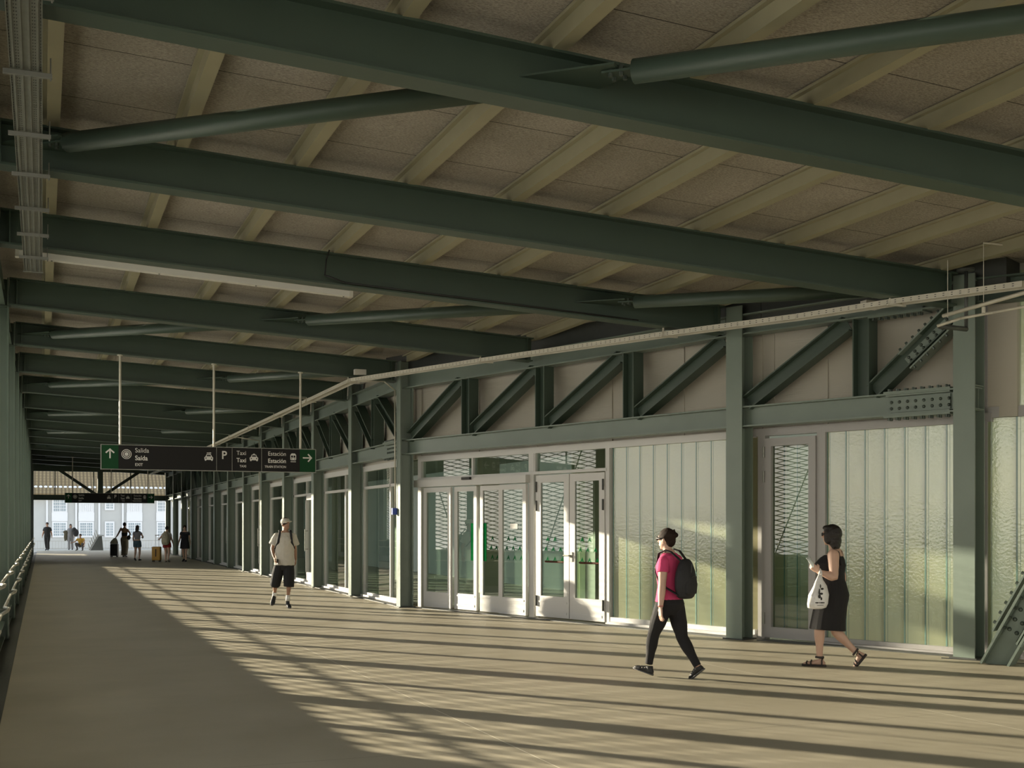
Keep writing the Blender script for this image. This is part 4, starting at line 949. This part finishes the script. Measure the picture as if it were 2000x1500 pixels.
def walk(h=1.7, f=(0, 1), stride=.2, armsw=.12, phase=1, w_=1.0):
    k = h/1.7; fx_, fy = f; n = math.hypot(fx_, fy); fx_, fy = fx_/n, fy/n; lx, ly = -fy, fx_   # left of heading (screen frame)
    def q(fw, lf, z): return (fx_*fw*k+lx*lf*k, fy*fw*k+ly*lf*k, z*k)
    J = dict(pelvis=q(0, 0, .80), neck=q(.02, 0, 1.44), head=q(.035, 0, 1.575)); a = stride*phase
    for s_, sg in (('L', 1), ('R', -1)):
        st = a*sg; rear = st < 0
        J['sh'+s_] = q(.0, .158*sg*w_, 1.335); J['hip'+s_] = q(0, .085*sg, .86)
        J['el'+s_] = q(-armsw*phase*sg*.6, .215*sg*w_, 1.07); J['wr'+s_] = q(-armsw*phase*sg*1.6+.03, .235*sg*w_, .86); J['hand'+s_] = q(-armsw*phase*sg*1.8+.05, .23*sg*w_, .78)
        J['kn'+s_] = q(st*.55+.06, .09*sg, .47); J['an'+s_] = q(st*1.15-.02, .085*sg, .14 if rear else .085)
        J['heel'+s_] = q(st*1.2-.07, .085*sg, .07 if rear else .0); J['toe'+s_] = q(st*1.2+.16, .10*sg, .0 if rear else .02)
    return J
def anchor(px, py, z=0): g_ = F*(H0-z)/(py-HY); return (px-1000)/F*g_, g_

# --- woman in pink
X, Y = 1310.7, 12.5; X = (X-1000)/F*Y
def S(cx, cy, b=0): return ((cx-400)/811, b, (1385-cy)/811)
J = dict(pelvis=S(385, 812, 0), neck=S(385, 300, .0), head=S(362, 200, .03), shL=S(322, 385, -.11), shR=S(464, 375, .11), elL=S(308, 598, -.14), wrL=S(292, 768, -.17), handL=S(292, 850, -.17),
         elR=S(480, 560, .17), wrR=S(440, 700, .27), handR=S(425, 770, .30), hipL=S(330, 775, -.04), hipR=S(442, 775, .04), knL=S(250, 1030, .05), knR=S(490, 1040, -.05),
         anL=S(218, 1278, .10), anR=S(608, 1272, -.16), heelL=S(244, 1372, .08), toeL=S(98, 1325, .19), heelR=S(655, 1300, -.19), toeR=S(560, 1402, -.06))
p1 = Fig(X, Y, 'person walking left in a bright pink T-shirt and black leggings', (-.75, .66), SK, J, .0075, .95)
p1.J['fupL'] = p1.D(.15, 0, 1); p1.J['fupR'] = p1.D(-.75, .5, .75); p1.J['palmL'] = p1.D(.6, .2); p1.J['thumbL'] = p1.D(-.6, .4)
body(p1, SK, headf=p1.D(-.80, .60), hs=1.08, curl=.5, arm=1.12, leg=1.06)
trousers(p1, cl('black', (.010, .009, .010)), g=.006, to=1.0, name='leggings', leg=1.06)
shirt(p1, cl('pink', (.60, .055, .165)), sleeve=.42, t0=.155, g=.012, arm=1.12, flare=.008)
shoes(p1, cl('shoe', (.018, .018, .018), .6)); hair(p1, HAIRB, 'bun')
def glasses(F_, wrap=True):
    l, f, u, R = F_.fr; c = F_.J['head']; k = F_.k; m = MB()
    for q in (1, -1): m.ball(c+l*q*.034*k+f*.094*k+u*.012*k, (.030*k, .008*k, .022*k), 12, 8, R); m.bar(c+l*q*.066*k+f*.09*k+u*.016*k, c+l*q*.080*k-f*.0*k+u*.014*k, .006, .014)
    F_.part(m, 'sunglasses', M['rubber'], bk=False)
glasses(p1)
m = MB(); w_ = p1.J['wrL']; d = (p1.J['handL']-w_).normalized(); m.loft([ring(w_-d*.012, d, V((1, 0, 0)), .030, .030), ring(w_-d*.006, d, V((1, 0, 0)), .030, .030)]); p1.part(m, 'bracelet', M['red'], bk=False)
for q in 'LR':
    m = MB(); hl_, tt = p1.J['heel'+q], p1.J['toe'+q]; f = (tt-hl_).normalized(); u = p1.J['fup'+q]; u = (u-f*u.dot(f)).normalized(); sd_ = f.cross(u)
    for t_ in (.06, .09, .12, .15): c = hl_+f*t_+u*(.075-.19*(t_-.06)); m.path([c+sd_*.036-u*.02, c, c-sd_*.036-u*.02], .0035, 6)
    p1.part(m, 'laces', M['galvl'], bk=False)
# backpack
def backpack(F_, label, mt, sc=1.0, drop=0.0, tilt=0, strapmt=None, h=.42):
    J = F_.J; f = J['fwd']; up = (J['neck']-J['pelvis']).normalized(); l = up.cross(f).normalized(); f = l.cross(up)
    c = J['pelvis'].lerp(J['neck'], .62-drop)-f*(.115*F_.k+.085*sc); r = empty('backpack', tuple(c), label=label, cat='backpack'); m = MB()
    R_ = [(-.5, .085, .05), (-.44, .125, .075), (-.25, .145, .095), (0, .145, .10), (.2, .13, .085), (.36, .10, .065), (.46, .07, .045), (.5, .035, .02)]
    m.loft([ring(c+up*t*h*sc-f*.01, up, l, a*sc, b*sc, 20) for t, a, b in R_]); o = m.build('bag_body', mt, r, smooth=True); bake(o, .010, 3)
    m = MB(); cc = c-f*.075*sc-up*.06*sc; m.loft([ring(cc+up*t*h*sc, up, l, a*sc, b*sc, 16) for t, a, b in ((-.26, .06, .02), (-.22, .10, .035), (0, .11, .045), (.16, .09, .03), (.22, .05, .01))]); o2 = m.build('front_pocket', mt, r, smooth=True); bake(o2, .008, 2)
    m = MB()
    for q in (1, -1): a = c-f*.11*sc+up*.05*sc; m.path([a+l*.05*q+up*.02, a+l*.03*q+up*.12*sc], .004, 6)
    m.path([c-f*.115*sc+up*.02*sc-l*.05*sc, c-f*.118*sc+up*.03*sc, c-f*.115*sc+up*.02*sc+l*.05*sc], .004, 6); m.build('zip', M['dark'], o)
    for q, k_ in (('L', 1), ('R', -1)):
        m = MB(); sh = J['sh'+q].lerp(J['neck'], .38)+up*(.034); a = c+up*h*.42*sc+l*.05*k_; ar = J['sh'+q].lerp(J['neck'], .22)-up*.14+f*.115*F_.k; b = J['sh'+q]-up*.24+f*.03+l*.012*k_; e = c-up*h*.40*sc+l*.12*sc*k_
        pts = [a, sh+up*.028-f*.07, sh+up*.045, sh+up*.01+f*.085, ar, b, e]
        for p, q_ in zip(pts, pts[1:]): m.loft([ring(p, q_-p, l, .025, .008, 10), ring(q_, q_-p, l, .025, .008, 10)])
        for p in pts[1:-1]: m.ball(p, (.012, .012, .012), 8, 6)
        o = m.build('shoulder_strap', strapmt or mt, r, smooth=True); bake(o, .006, 2)
    return r
backpack(p1, 'black backpack worn over the pink T-shirt', cl('pack', (.014, .014, .016), .7), 1.0, .07)

# --- woman in black dress
X, Y = (1623-1000)/F*13.45, 13.45
def S(cx, cy, b=0): return ((cx-390)/802, b, (1410-cy)/802)
J = dict(pelvis=S(400, 790, 0), neck=S(432, 330, .02), head=S(395, 208, .02), shL=S(385, 385, -.12), shR=S(480, 380, .14), elL=S(375, 585, -.20), wrL=S(240, 535, -.18), handL=S(200, 500, -.17),
         elR=S(520, 580, .15), wrR=S(528, 700, .10), handR=S(520, 760, .08), hipL=S(350, 770, -.05), hipR=S(440, 770, .05), knL=S(280, 1060, -.02), knR=S(430, 1080, .02),
         anL=S(290, 1325, .02), anR=S(615, 1275, .0), heelL=S(335, 1400, .0), toeL=S(155, 1398, .10), heelR=S(700, 1300, -.02), toeR=S(622, 1422, .05))
p2 = Fig(X, Y, 'person in a sleeveless black dress with dark bobbed hair, walking left', (-.80, .60), SK, J, .0075, .98, 1.13)
p2.J['fupL'] = V((0, 0, 1)); p2.J['fupR'] = p2.D(-.85, .3, .45); p2.J['palmL'] = p2.D(.2, .9, .2); p2.J['thumbL'] = V((0, 0, 1))
FT2 = tuple((t, w_*.93, d_*.92, f_) for t, w_, d_, f_ in FT)
body(p2, SK, FT2, arm=1.32, leg=1.08, headf=p2.D(-.88, .45), curl=1.0)
K = p2.k; m = MB(); blk = cl('black', (.010, .009, .010))
tab = [(-.62, .205, .165, .035), (-.60, .205, .165, .035), (-.40, .195, .155, .03), (-.15, .185, .15, .015), (.1, .19, .15, -.005), (.25, .175, .135, .005), (.40, .150, .118, .015), (.52, .155, .13, .035), (.68, .158, .150, .045), (.80, .135, .115, .025), (.86, .12, .085, .01)]
m.loft(torso_rings(p2.J, [(t, a*1.04, b*1.10, c) for t, a, b, c in tab], .012))
m2 = MB(); dr = p2.part(m, 'dress', blk, .0065, 3)
l = (p2.J['shL']-p2.J['shR']).normalized(); fw = p2.J['fwd']
for q in (1, -1):
    n_ = p2.J['neck']; c = n_.lerp(p2.J['shL' if q > 0 else 'shR'], .68); m2.path([c-fw*.085-V((0, 0, .14)), c-fw*.05+V((0, 0, .005)), c+V((0, 0, .035)), c+fw*.06+V((0, 0, .0)), c+fw*.10-V((0, 0, .12))], .017, 8)
p2.part(m2, 'dress_strap', blk, .006, 2)
hair(p2, HAIR, 'bob'); glasses(p2)
for q in 'LR':
    hl_, tt = p2.J['heel'+q], p2.J['toe'+q]; f = (tt-hl_).normalized(); u = p2.J['fup'+q]; u = (u-f*u.dot(f)).normalized(); sd_ = f.cross(u); L_ = (tt-hl_).length; m = MB()
    m.loft([ring(hl_+f*t*L_+u*-.004, f, sd_, a, .016, 14) for t, a in ((-.06, .02), (0, .036), (.3, .036), (.7, .048), (.95, .044), (1.06, .02))])
    so_ = p2.part(m, 'sandal', cl('sandal', (.035, .028, .026), .6), .006, 2)
    m = MB()
    for t_, h_, w2 in ((.12, .085, .046), (.62, .052, .050), (.82, .038, .047)):
        c = hl_+f*t_*L_; pts = [c+sd_*w2+u*.005, c+sd_*w2*.8+u*h_*.7, c+u*h_, c-sd_*w2*.8+u*h_*.7, c-sd_*w2+u*.005]
        m.path(pts, .009, 8)
    a = p2.J['an'+q]; m.loft([ring(a-u*.01, u, sd_, .046, .052), ring(a+u*.012, u, sd_, .044, .050)]); m.build('sandal_strap', cl('sandal', (.035, .028, .026)), so_, smooth=True)
# plastic bag on the wrist and snack packet
bc = p2.P(*S(250, 740, -.24)); r = empty('shopping_bag', tuple(bc), label='white plastic carrier bag hanging from the wrist beside the black dress', cat='bag'); m = MB()
prof = [(S(240, 560, -.23), .016, .012), (S(236, 610, -.235), .045, .018), (S(240, 660, -.24), .078, .035), (S(228, 740, -.245), .115, .055), (S(212, 820, -.25), .125, .062), (S(210, 855, -.25), .105, .05), (S(212, 868, -.25), .05, .02)]
ex = p2.D(1, .25); rn = random.Random(2); rings = []
for c, a, b in prof:
    R_ = ring(p2.P(*c), V((0, 0, -1)), ex, a, b, 26); cc = p2.P(*c); rings.append([cc+(p-cc)*(1+.10*math.sin(i*2.9+c[2]*9)+rn.uniform(-.05, .05)) for i, p in enumerate(R_)])
m.loft(rings); pb = mat('plastic_bag', (.80, .79, .77), .35, bump=(14, .8)); o = m.build('bag_body', pb, r, smooth=True)
m = MB(); w_ = p2.J['wrL'].lerp(p2.J['elL'], .08); c0 = p2.P(*S(240, 585, -.23)); u_ = V((0, 0, 1))
for sg in (.03, -.03): m.path([c0+ex*sg*.6, w_+u_*.0+p2.D(0, -1)*.035+ex*sg*.3, w_+u_*.036, w_+p2.D(0, 1)*.032], .010, 8)
m.build('handle', pb, r, smooth=True)
m = MB(); fy = p2.D(.15, -1); ex2 = p2.D(1, .15); base = p2.P(*S(228, 740, -.31))
for (dx, dz, sx_, sz_) in ((.0, .10, .009, .022), (.022, .07, .018, .012), (-.012, .04, .010, .035), (.012, .015, .02, .012), (-.01, -.015, .016, .022), (.012, -.04, .010, .018)): m.ball(base+ex2*dx+V((0, 0, dz)), (sx_, .006, sz_), 8, 6, Matrix((ex2, fy, V((0, 0, 1)))).transposed())
for k in range(6): m.obox(base+ex2*(-.05+.018*k)+V((0, 0, -.085)), ex2, fy, (0, 0, 1), .009, .012, .014)
m.obox(base+ex2*(0)+V((0, 0, -.115)), ex2, fy, (0, 0, 1), .07, .01, .004)
m.build('print', M['rubber'], r)
a0 = p2.P(*S(200, 490, -.17)); a1 = p2.P(*S(148, 405, -.16)); m = MB(); d = (a1-a0).normalized(); m.loft([ring(a0+d*t, d, p2.D(.8, .4, .3), a, b, 12) for t, a, b in ((-.01, .018, .012), (.03, .024, .016), (.08, .026, .014), (.115, .030, .004), (.13, .032, .003))])
m.build('snack_packet', mat('foil', (.62, .66, .64), .25, .3, bump=(60, 1)), label='small silvery wrapped snack held in the hand of the person in black', cat='snack', smooth=True)

# --- man with the cap
X, Y = (556-1000)/F*23, 23
def S(cx, cy, b=0): return ((cx-400)/714.5, b, (1425-cy)/714.5)
J = dict(pelvis=S(393, 870, 0), neck=S(408, 362, .0), head=S(415, 258, -.01), shR=S(288, 425, -.05), shL=S(520, 425, .03), elR=S(228, 600, -.02), wrR=S(272, 722, -.14), handR=S(295, 780, -.17),
         elL=S(532, 610, .10), wrL=S(543, 755, .10), handL=S(540, 810, .09), hipR=S(330, 830, -.02), hipL=S(455, 830, .02), knR=S(270, 1090, .0), knL=S(470, 1105, -.08),
         anR=S(237, 1265, .14), anL=S(455, 1310, -.08), heelR=S(235, 1285, .18), toeR=S(222, 1392, .02), heelL=S(440, 1400, -.02), toeL=S(500, 1420, -.22))
p3 = Fig(X, Y, 'person with a white cap, cream T-shirt and black knee-length shorts walking towards us', (.25, -.97), SK2, J, .009, 1.0)
p3.J['fupR'] = p3.D(0, -.7, .7)
body(p3, SK2, MT, arm=.9, leg=.86, headf=p3.D(.75, -.66), curl=.9)
MS = ((.08, .178, .125, 0), (.25, .172, .120, 0), (.45, .166, .116, .005), (.62, .165, .114, .01), (.76, .170, .116, .01), (.86, .168, .098, 0), (.93, .142, .078, -.004), (.975, .095, .062, -.005))
m = MB(); m.loft(torso_rings(p3.J, MS, .022))
for q in 'LR': limb(m, [p3.J['sh'+q], p3.J['sh'+q].lerp(p3.J['el'+q], .66)+(p3.J['sh'+q]-p3.J['sh'+('R' if q == 'L' else 'L')]).normalized()*.012], [(0, .052), (1, .072)], .012)
o = p3.part(m, 'shirt', cl('cream', (.60, .56, .49)), .007, 2)
nz = bpy.data.textures.new('folds', 'CLOUDS'); nz.noise_scale = .09; dp = o.modifiers.new('d', 'DISPLACE'); dp.texture = nz; dp.strength = .022; dp.mid_level = .5
trousers(p3, cl('shorts', (.015, .014, .015)), MT, to=.56, g=.012, name='shorts', loose=.03, t1=.1)
shoes(p3, cl('shoe', (.018, .018, .018), .6)); hair(p3, HAIRB, 'short')
for q in 'LR':
    m = MB(); a = p3.J['an'+q]; kx = p3.J['kn'+q]; d = (kx-a).normalized(); m.loft([ring(a-d*.02, d, V((1, 0, 0)), .043, .043), ring(a+d*.09, d, V((1, 0, 0)), .041, .041)]); p3.part(m, 'sock', M['paper'], bk=False)
l, f, u, R = p3.fr; c = p3.J['head']; m = MB(); m.ball(c+u*.045-f*.012, (.088, .102, .082), 20, 14, R); m.loft([ring(c+u*.058+f*t+u*dz, f, l, a, .008, 14) for t, a, dz in ((.05, .075, .0), (.10, .072, .0), (.14, .058, -.006), (.165, .03, -.012))])
p3.part(m, 'cap', cl('cap', (.62, .58, .50)), .007, 2)
m = MB(); c = p3.J['handR']+p3.D(.8, -.2)*.045; m.obox(c, p3.D(.5, -.85), V((0, 0, 1)), p3.D(.85, .5), .07, .10, .009); m.build('mobile_phone', M['rubber'], label='dark mobile phone held by the person with the cap', cat='phone')
backpack(p3, 'black backpack on the back of the person with the white cap', cl('pack', (.014, .014, .016), .7), 1.0, .02)

# --- distant walkers
def far(px, py, h, label, f, stride=.18, phase=1, ov=None, k=None, T_=MT, girth=1.0, headf=None, skin=SK2, arm=1.0):
    X, Y = anchor(px, py); J = walk(h, f, stride, .10, phase)
    if ov: J.update(ov)
    F_ = Fig(X, Y, label, f, skin, J, .016, (k or h/1.72), girth)
    body(F_, skin, T_, arm=arm, headf=headf and F_.D(*headf)); return F_
a = far(92.5, 1075, 1.78, 'person in black T-shirt and trousers at the far end, leftmost', (.05, -1), .10, girth=1.08, arm=1.2)
shirt(a, cl('black', (.010, .009, .010)), MT, .6, .08, .02, arm=1.25); trousers(a, cl('black', (.01, .009, .01)), MT, g=.018, cuff=.02); shoes(a, cl('shoe', (.018,)*3)); hair(a, HAIRB, 'short')
a = far(138, 1074, 1.68, 'person in grey at the far end carrying a jacket and a dark bag', (.3, -1), .14, -1, girth=1.0)
shirt(a, cl('grey', (.20, .20, .21)), MT, .9, .08, .02); trousers(a, cl('grey', (.20, .20, .21)), MT, g=.02, cuff=.02); shoes(a, cl('shoe', (.018,)*3)); hair(a, HAIR, 'long')
c = a.P(.36, -.05, 1.10); m = MB(); m.ball(c, (.18, .15, .25), 16, 12); m.ball(c+V((-.10, 0, .20)), (.13, .10, .16), 12, 10); o = m.build('shoulder_bag', cl('bagdark', (.02, .02, .022)), label='bulky dark bag slung over the shoulder of the person in grey', cat='bag', smooth=True); bake(o, .015, 2)
c = a.P(-.28, -.05, 1.0); m = MB(); m.ball(c+V((0, 0, .15)), (.18, .10, .12), 12, 10); m.loft([ring(c+V((0, 0, .2)), V((0, 0, -1)), V((1, 0, 0)), .11, .06), ring(c-V((.02, 0, .15)), V((0, 0, -1)), V((1, 0, 0)), .12, .06), ring(c-V((.05, 0, .42)), V((0, 0, -1)), V((1, 0, 0)), .05, .04)]); m.loft([ring(c-V((-.02, 0, .1)), V((0, 0, -1)), V((1, 0, 0)), .06, .05), ring(c-V((-.10, 0, .44)), V((0, 0, -1)), V((1, 0, 0)), .04, .03)])
o = m.build('jacket', cl('olive', (.10, .09, .06)), label='olive jacket hanging over the arm of the person in grey', cat='jacket', smooth=True); bake(o, .015, 2)
# crouching
hh = dict(pelvis=(0, 0, .30), neck=(-.02, -.12, .78), head=(-.01, -.16, .93), shL=(.17, -.10, .72), shR=(-.19, -.10, .72), elL=(.27, -.22, .50), wrL=(.30, -.36, .34), handL=(.30, -.42, .30), elR=(-.32, -.20, .56), wrR=(-.45, -.32, .50), handR=(-.50, -.36, .48),
          hipL=(.09, 0, .28), hipR=(-.09, 0, .28), knL=(.20, -.38, .44), knR=(-.22, -.36, .46), anL=(.16, -.22, .10), anR=(-.18, -.2, .10), heelL=(.16, -.14, .03), toeL=(.18, -.38, .0), heelR=(-.18, -.12, .03), toeR=(-.22, -.36, .0))
a = far(159, 1075, 1.65, 'person crouching near the floor at the far end in a yellow top', (0, -1), ov=hh, k=.95)
shirt(a, cl('yellow', (.50, .30, .05)), MT, .5, .1, .02); trousers(a, cl('greyd', (.09, .085, .09)), MT, g=.02, t1=.15); shoes(a, cl('shoe', (.018,)*3)); hair(a, HAIRB, 'short')
# bare back, wide trousers, suitcase
a = far(243, 1088, 1.74, 'person seen from behind with bare back, black band top and wide beige trousers', (.05, 1), .10, 1, dict(elL=(-.34, .02, 1.12), wrL=(-.45, .0, .95), handL=(-.47, .0, .87), shL=(-.17, 0, 1.43), elR=(.27, .06, 1.18), wrR=(.20, .2, 1.05), handR=(.12, .25, 1.03)), T_=FT)
m = MB(); m.loft(torso_rings(a.J, [(.36, .128, .10, .01), (.62, .142, .115, .015)], .012)); a.part(m, 'band_top', cl('black', (.01,)*3), .01, 2)
trousers(a, cl('beige', (.27, .235, .185)), FT, g=.02, loose=.03, cuff=.055, t1=.36); shoes(a, cl('shoe', (.018,)*3)); hair(a, HAIRB, 'short')
c = a.P(.24, -.06, .98); m = MB(); m.ball(c, (.09, .06, .12), 12, 10); m.build('handbag', cl('bagdark', (.02, .02, .022)), label='small dark handbag at the hip of the person in wide beige trousers', cat='bag', smooth=True)
def suitcase(px, py, w_, h, mt, label, handle_h, dp=.26):
    X, Y = anchor(px, py); r = empty('suitcase', tuple(C2W(X, Y, 0)), label=label, cat='suitcase'); ex, ey = (C2W(1, 0, 0)), (C2W(0, 1, 0)); c = C2W(X, Y, 0); Z = V((0, 0, 1))
    m = MB(); m.obox(c+Z*(.06+h/2), ex, ey, Z, w_, dp, h); o = m.build('shell', mt, r); bv = o.modifiers.new('b', 'BEVEL'); bv.width = .035; bv.segments = 3
    m = MB()
    for k in range(-3, 4): 
        if k: m.obox(c+ex*k*w_*.12-ey*(dp/2+.003)+Z*(.06+h/2), ex, ey, Z, .012, .012, h*.86)
    m.build('ribs', mt, o)
    m = MB(); m.obox(c-ey*(dp/2+.012)+Z*(.06+h*.55), ex, ey, Z, .035, .02, h*.55); m.build('luggage_strap', M['rubber'], r)
    for sx2 in (1, -1):
        for sy in (1, -1): m = MB(); p = c+ex*sx2*w_*.38+ey*sy*dp*.36+Z*.03; m.tube(p-ex*.02, p+ex*.02, .03, 12); m.box(p.x-.015, p.x+.015, p.y-.015, p.y+.015, p.z+.01, .08); m.build('wheel', M['rubber'], r)
    m = MB()
    for sg in (1, -1): m.tube(c+ex*sg*.07+ey*.08+Z*(h+.05), c+ex*sg*.07+ey*.08+Z*handle_h, .009, 8)
    m.tube(c+ex*-.09+ey*.08+Z*handle_h, c+ex*.09+ey*.08+Z*handle_h, .016, 8); m.build('telescopic_handle', M['galvl'], r)
    return c, ex, ey
c, ex, ey = suitcase(223.5, 1088, .37, .60, cl('case', (.022, .026, .028), .5), 'black wheeled suitcase pulled by the person in wide beige trousers', .92)
m = MB(); Z = V((0, 0, 1)); m.loft([ring(c+Z*z_-ey*.05-ex*dx, Z, ex, a, b, 16) for z_, a, b, dx in ((.665, .20, .12, .0), (.74, .20, .13, .0), (.84, .15, .10, -.02), (.92, .09, .06, -.04), (.96, .03, .03, -.05))]); o = m.build('tote_bag', cl('linen', (.42, .41, .34)), label='pale soft bag resting on top of the black suitcase', cat='bag', smooth=True); bake(o, .012, 2)
a = far(268, 1095, 1.60, 'person seen from behind with long dark hair, grey top and denim shorts', (.05, 1), .05, -1, dict(elR=(.25, .02, 1.08), wrR=(.20, .18, 1.02), handR=(.15, .24, 1.05)), T_=FT, skin=SK)
shirt(a, cl('lilac', (.22, .22, .26)), FT, .35, .30, .012); trousers(a, cl('denim', (.065, .12, .16)), FT, to=.26, g=.02, t1=.3, name='shorts', loose=.01); shoes(a, cl('shoe', (.018,)*3)); hair(a, HAIR, 'long')
a = far(326, 1098, 1.56, 'person seen from behind in white T-shirt and red shorts', (.05, 1), .06, 1, dict(elL=(-.26, .02, 1.10), wrL=(-.36, .12, .98), handL=(-.42, .16, .98)), T_=FT, skin=SK)
shirt(a, cl('white', (.60, .58, .56)), FT, .5, .15, .015); trousers(a, cl('redcloth', (.26, .015, .015)), FT, to=.20, g=.022, t1=.25, name='shorts', loose=.02); shoes(a, cl('beigeshoe', (.25, .2, .15))); hair(a, HAIR, 'short')
backpack(a, 'large beige backpack on the person in red shorts', cl('linen2', (.36, .33, .24)), 1.15, .12, h=.5)
suitcase(306, 1097, .37, .60, mat('yellow_shell', (.50, .27, .03), .35), 'yellow wheeled suitcase beside the person in red shorts', 1.16)
a = far(361, 1097, 1.60, 'person in a short dark dress walking towards us at the right', (0, -1), .12, 1, T_=FT, skin=SK, headf=(.3, -1), girth=1.05)
m = MB(); m.loft(torso_rings(a.J, [(-.30, .20, .15, .01), (-.1, .19, .145, 0), (.12, .18, .135, 0), (.35, .15, .11, .01), (.6, .15, .12, .02), (.8, .158, .115, .02), (.92, .12, .08, 0)], .012))
for q in 'LR': limb(m, [a.J['sh'+q], a.J['sh'+q].lerp(a.J['el'+q], .35)], [(0, .055), (1, .052)], .012)
a.part(m, 'dress', cl('navy', (.014, .015, .022)), .012, 2); shoes(a, cl('shoe', (.018,)*3)); hair(a, HAIRB, 'pony')
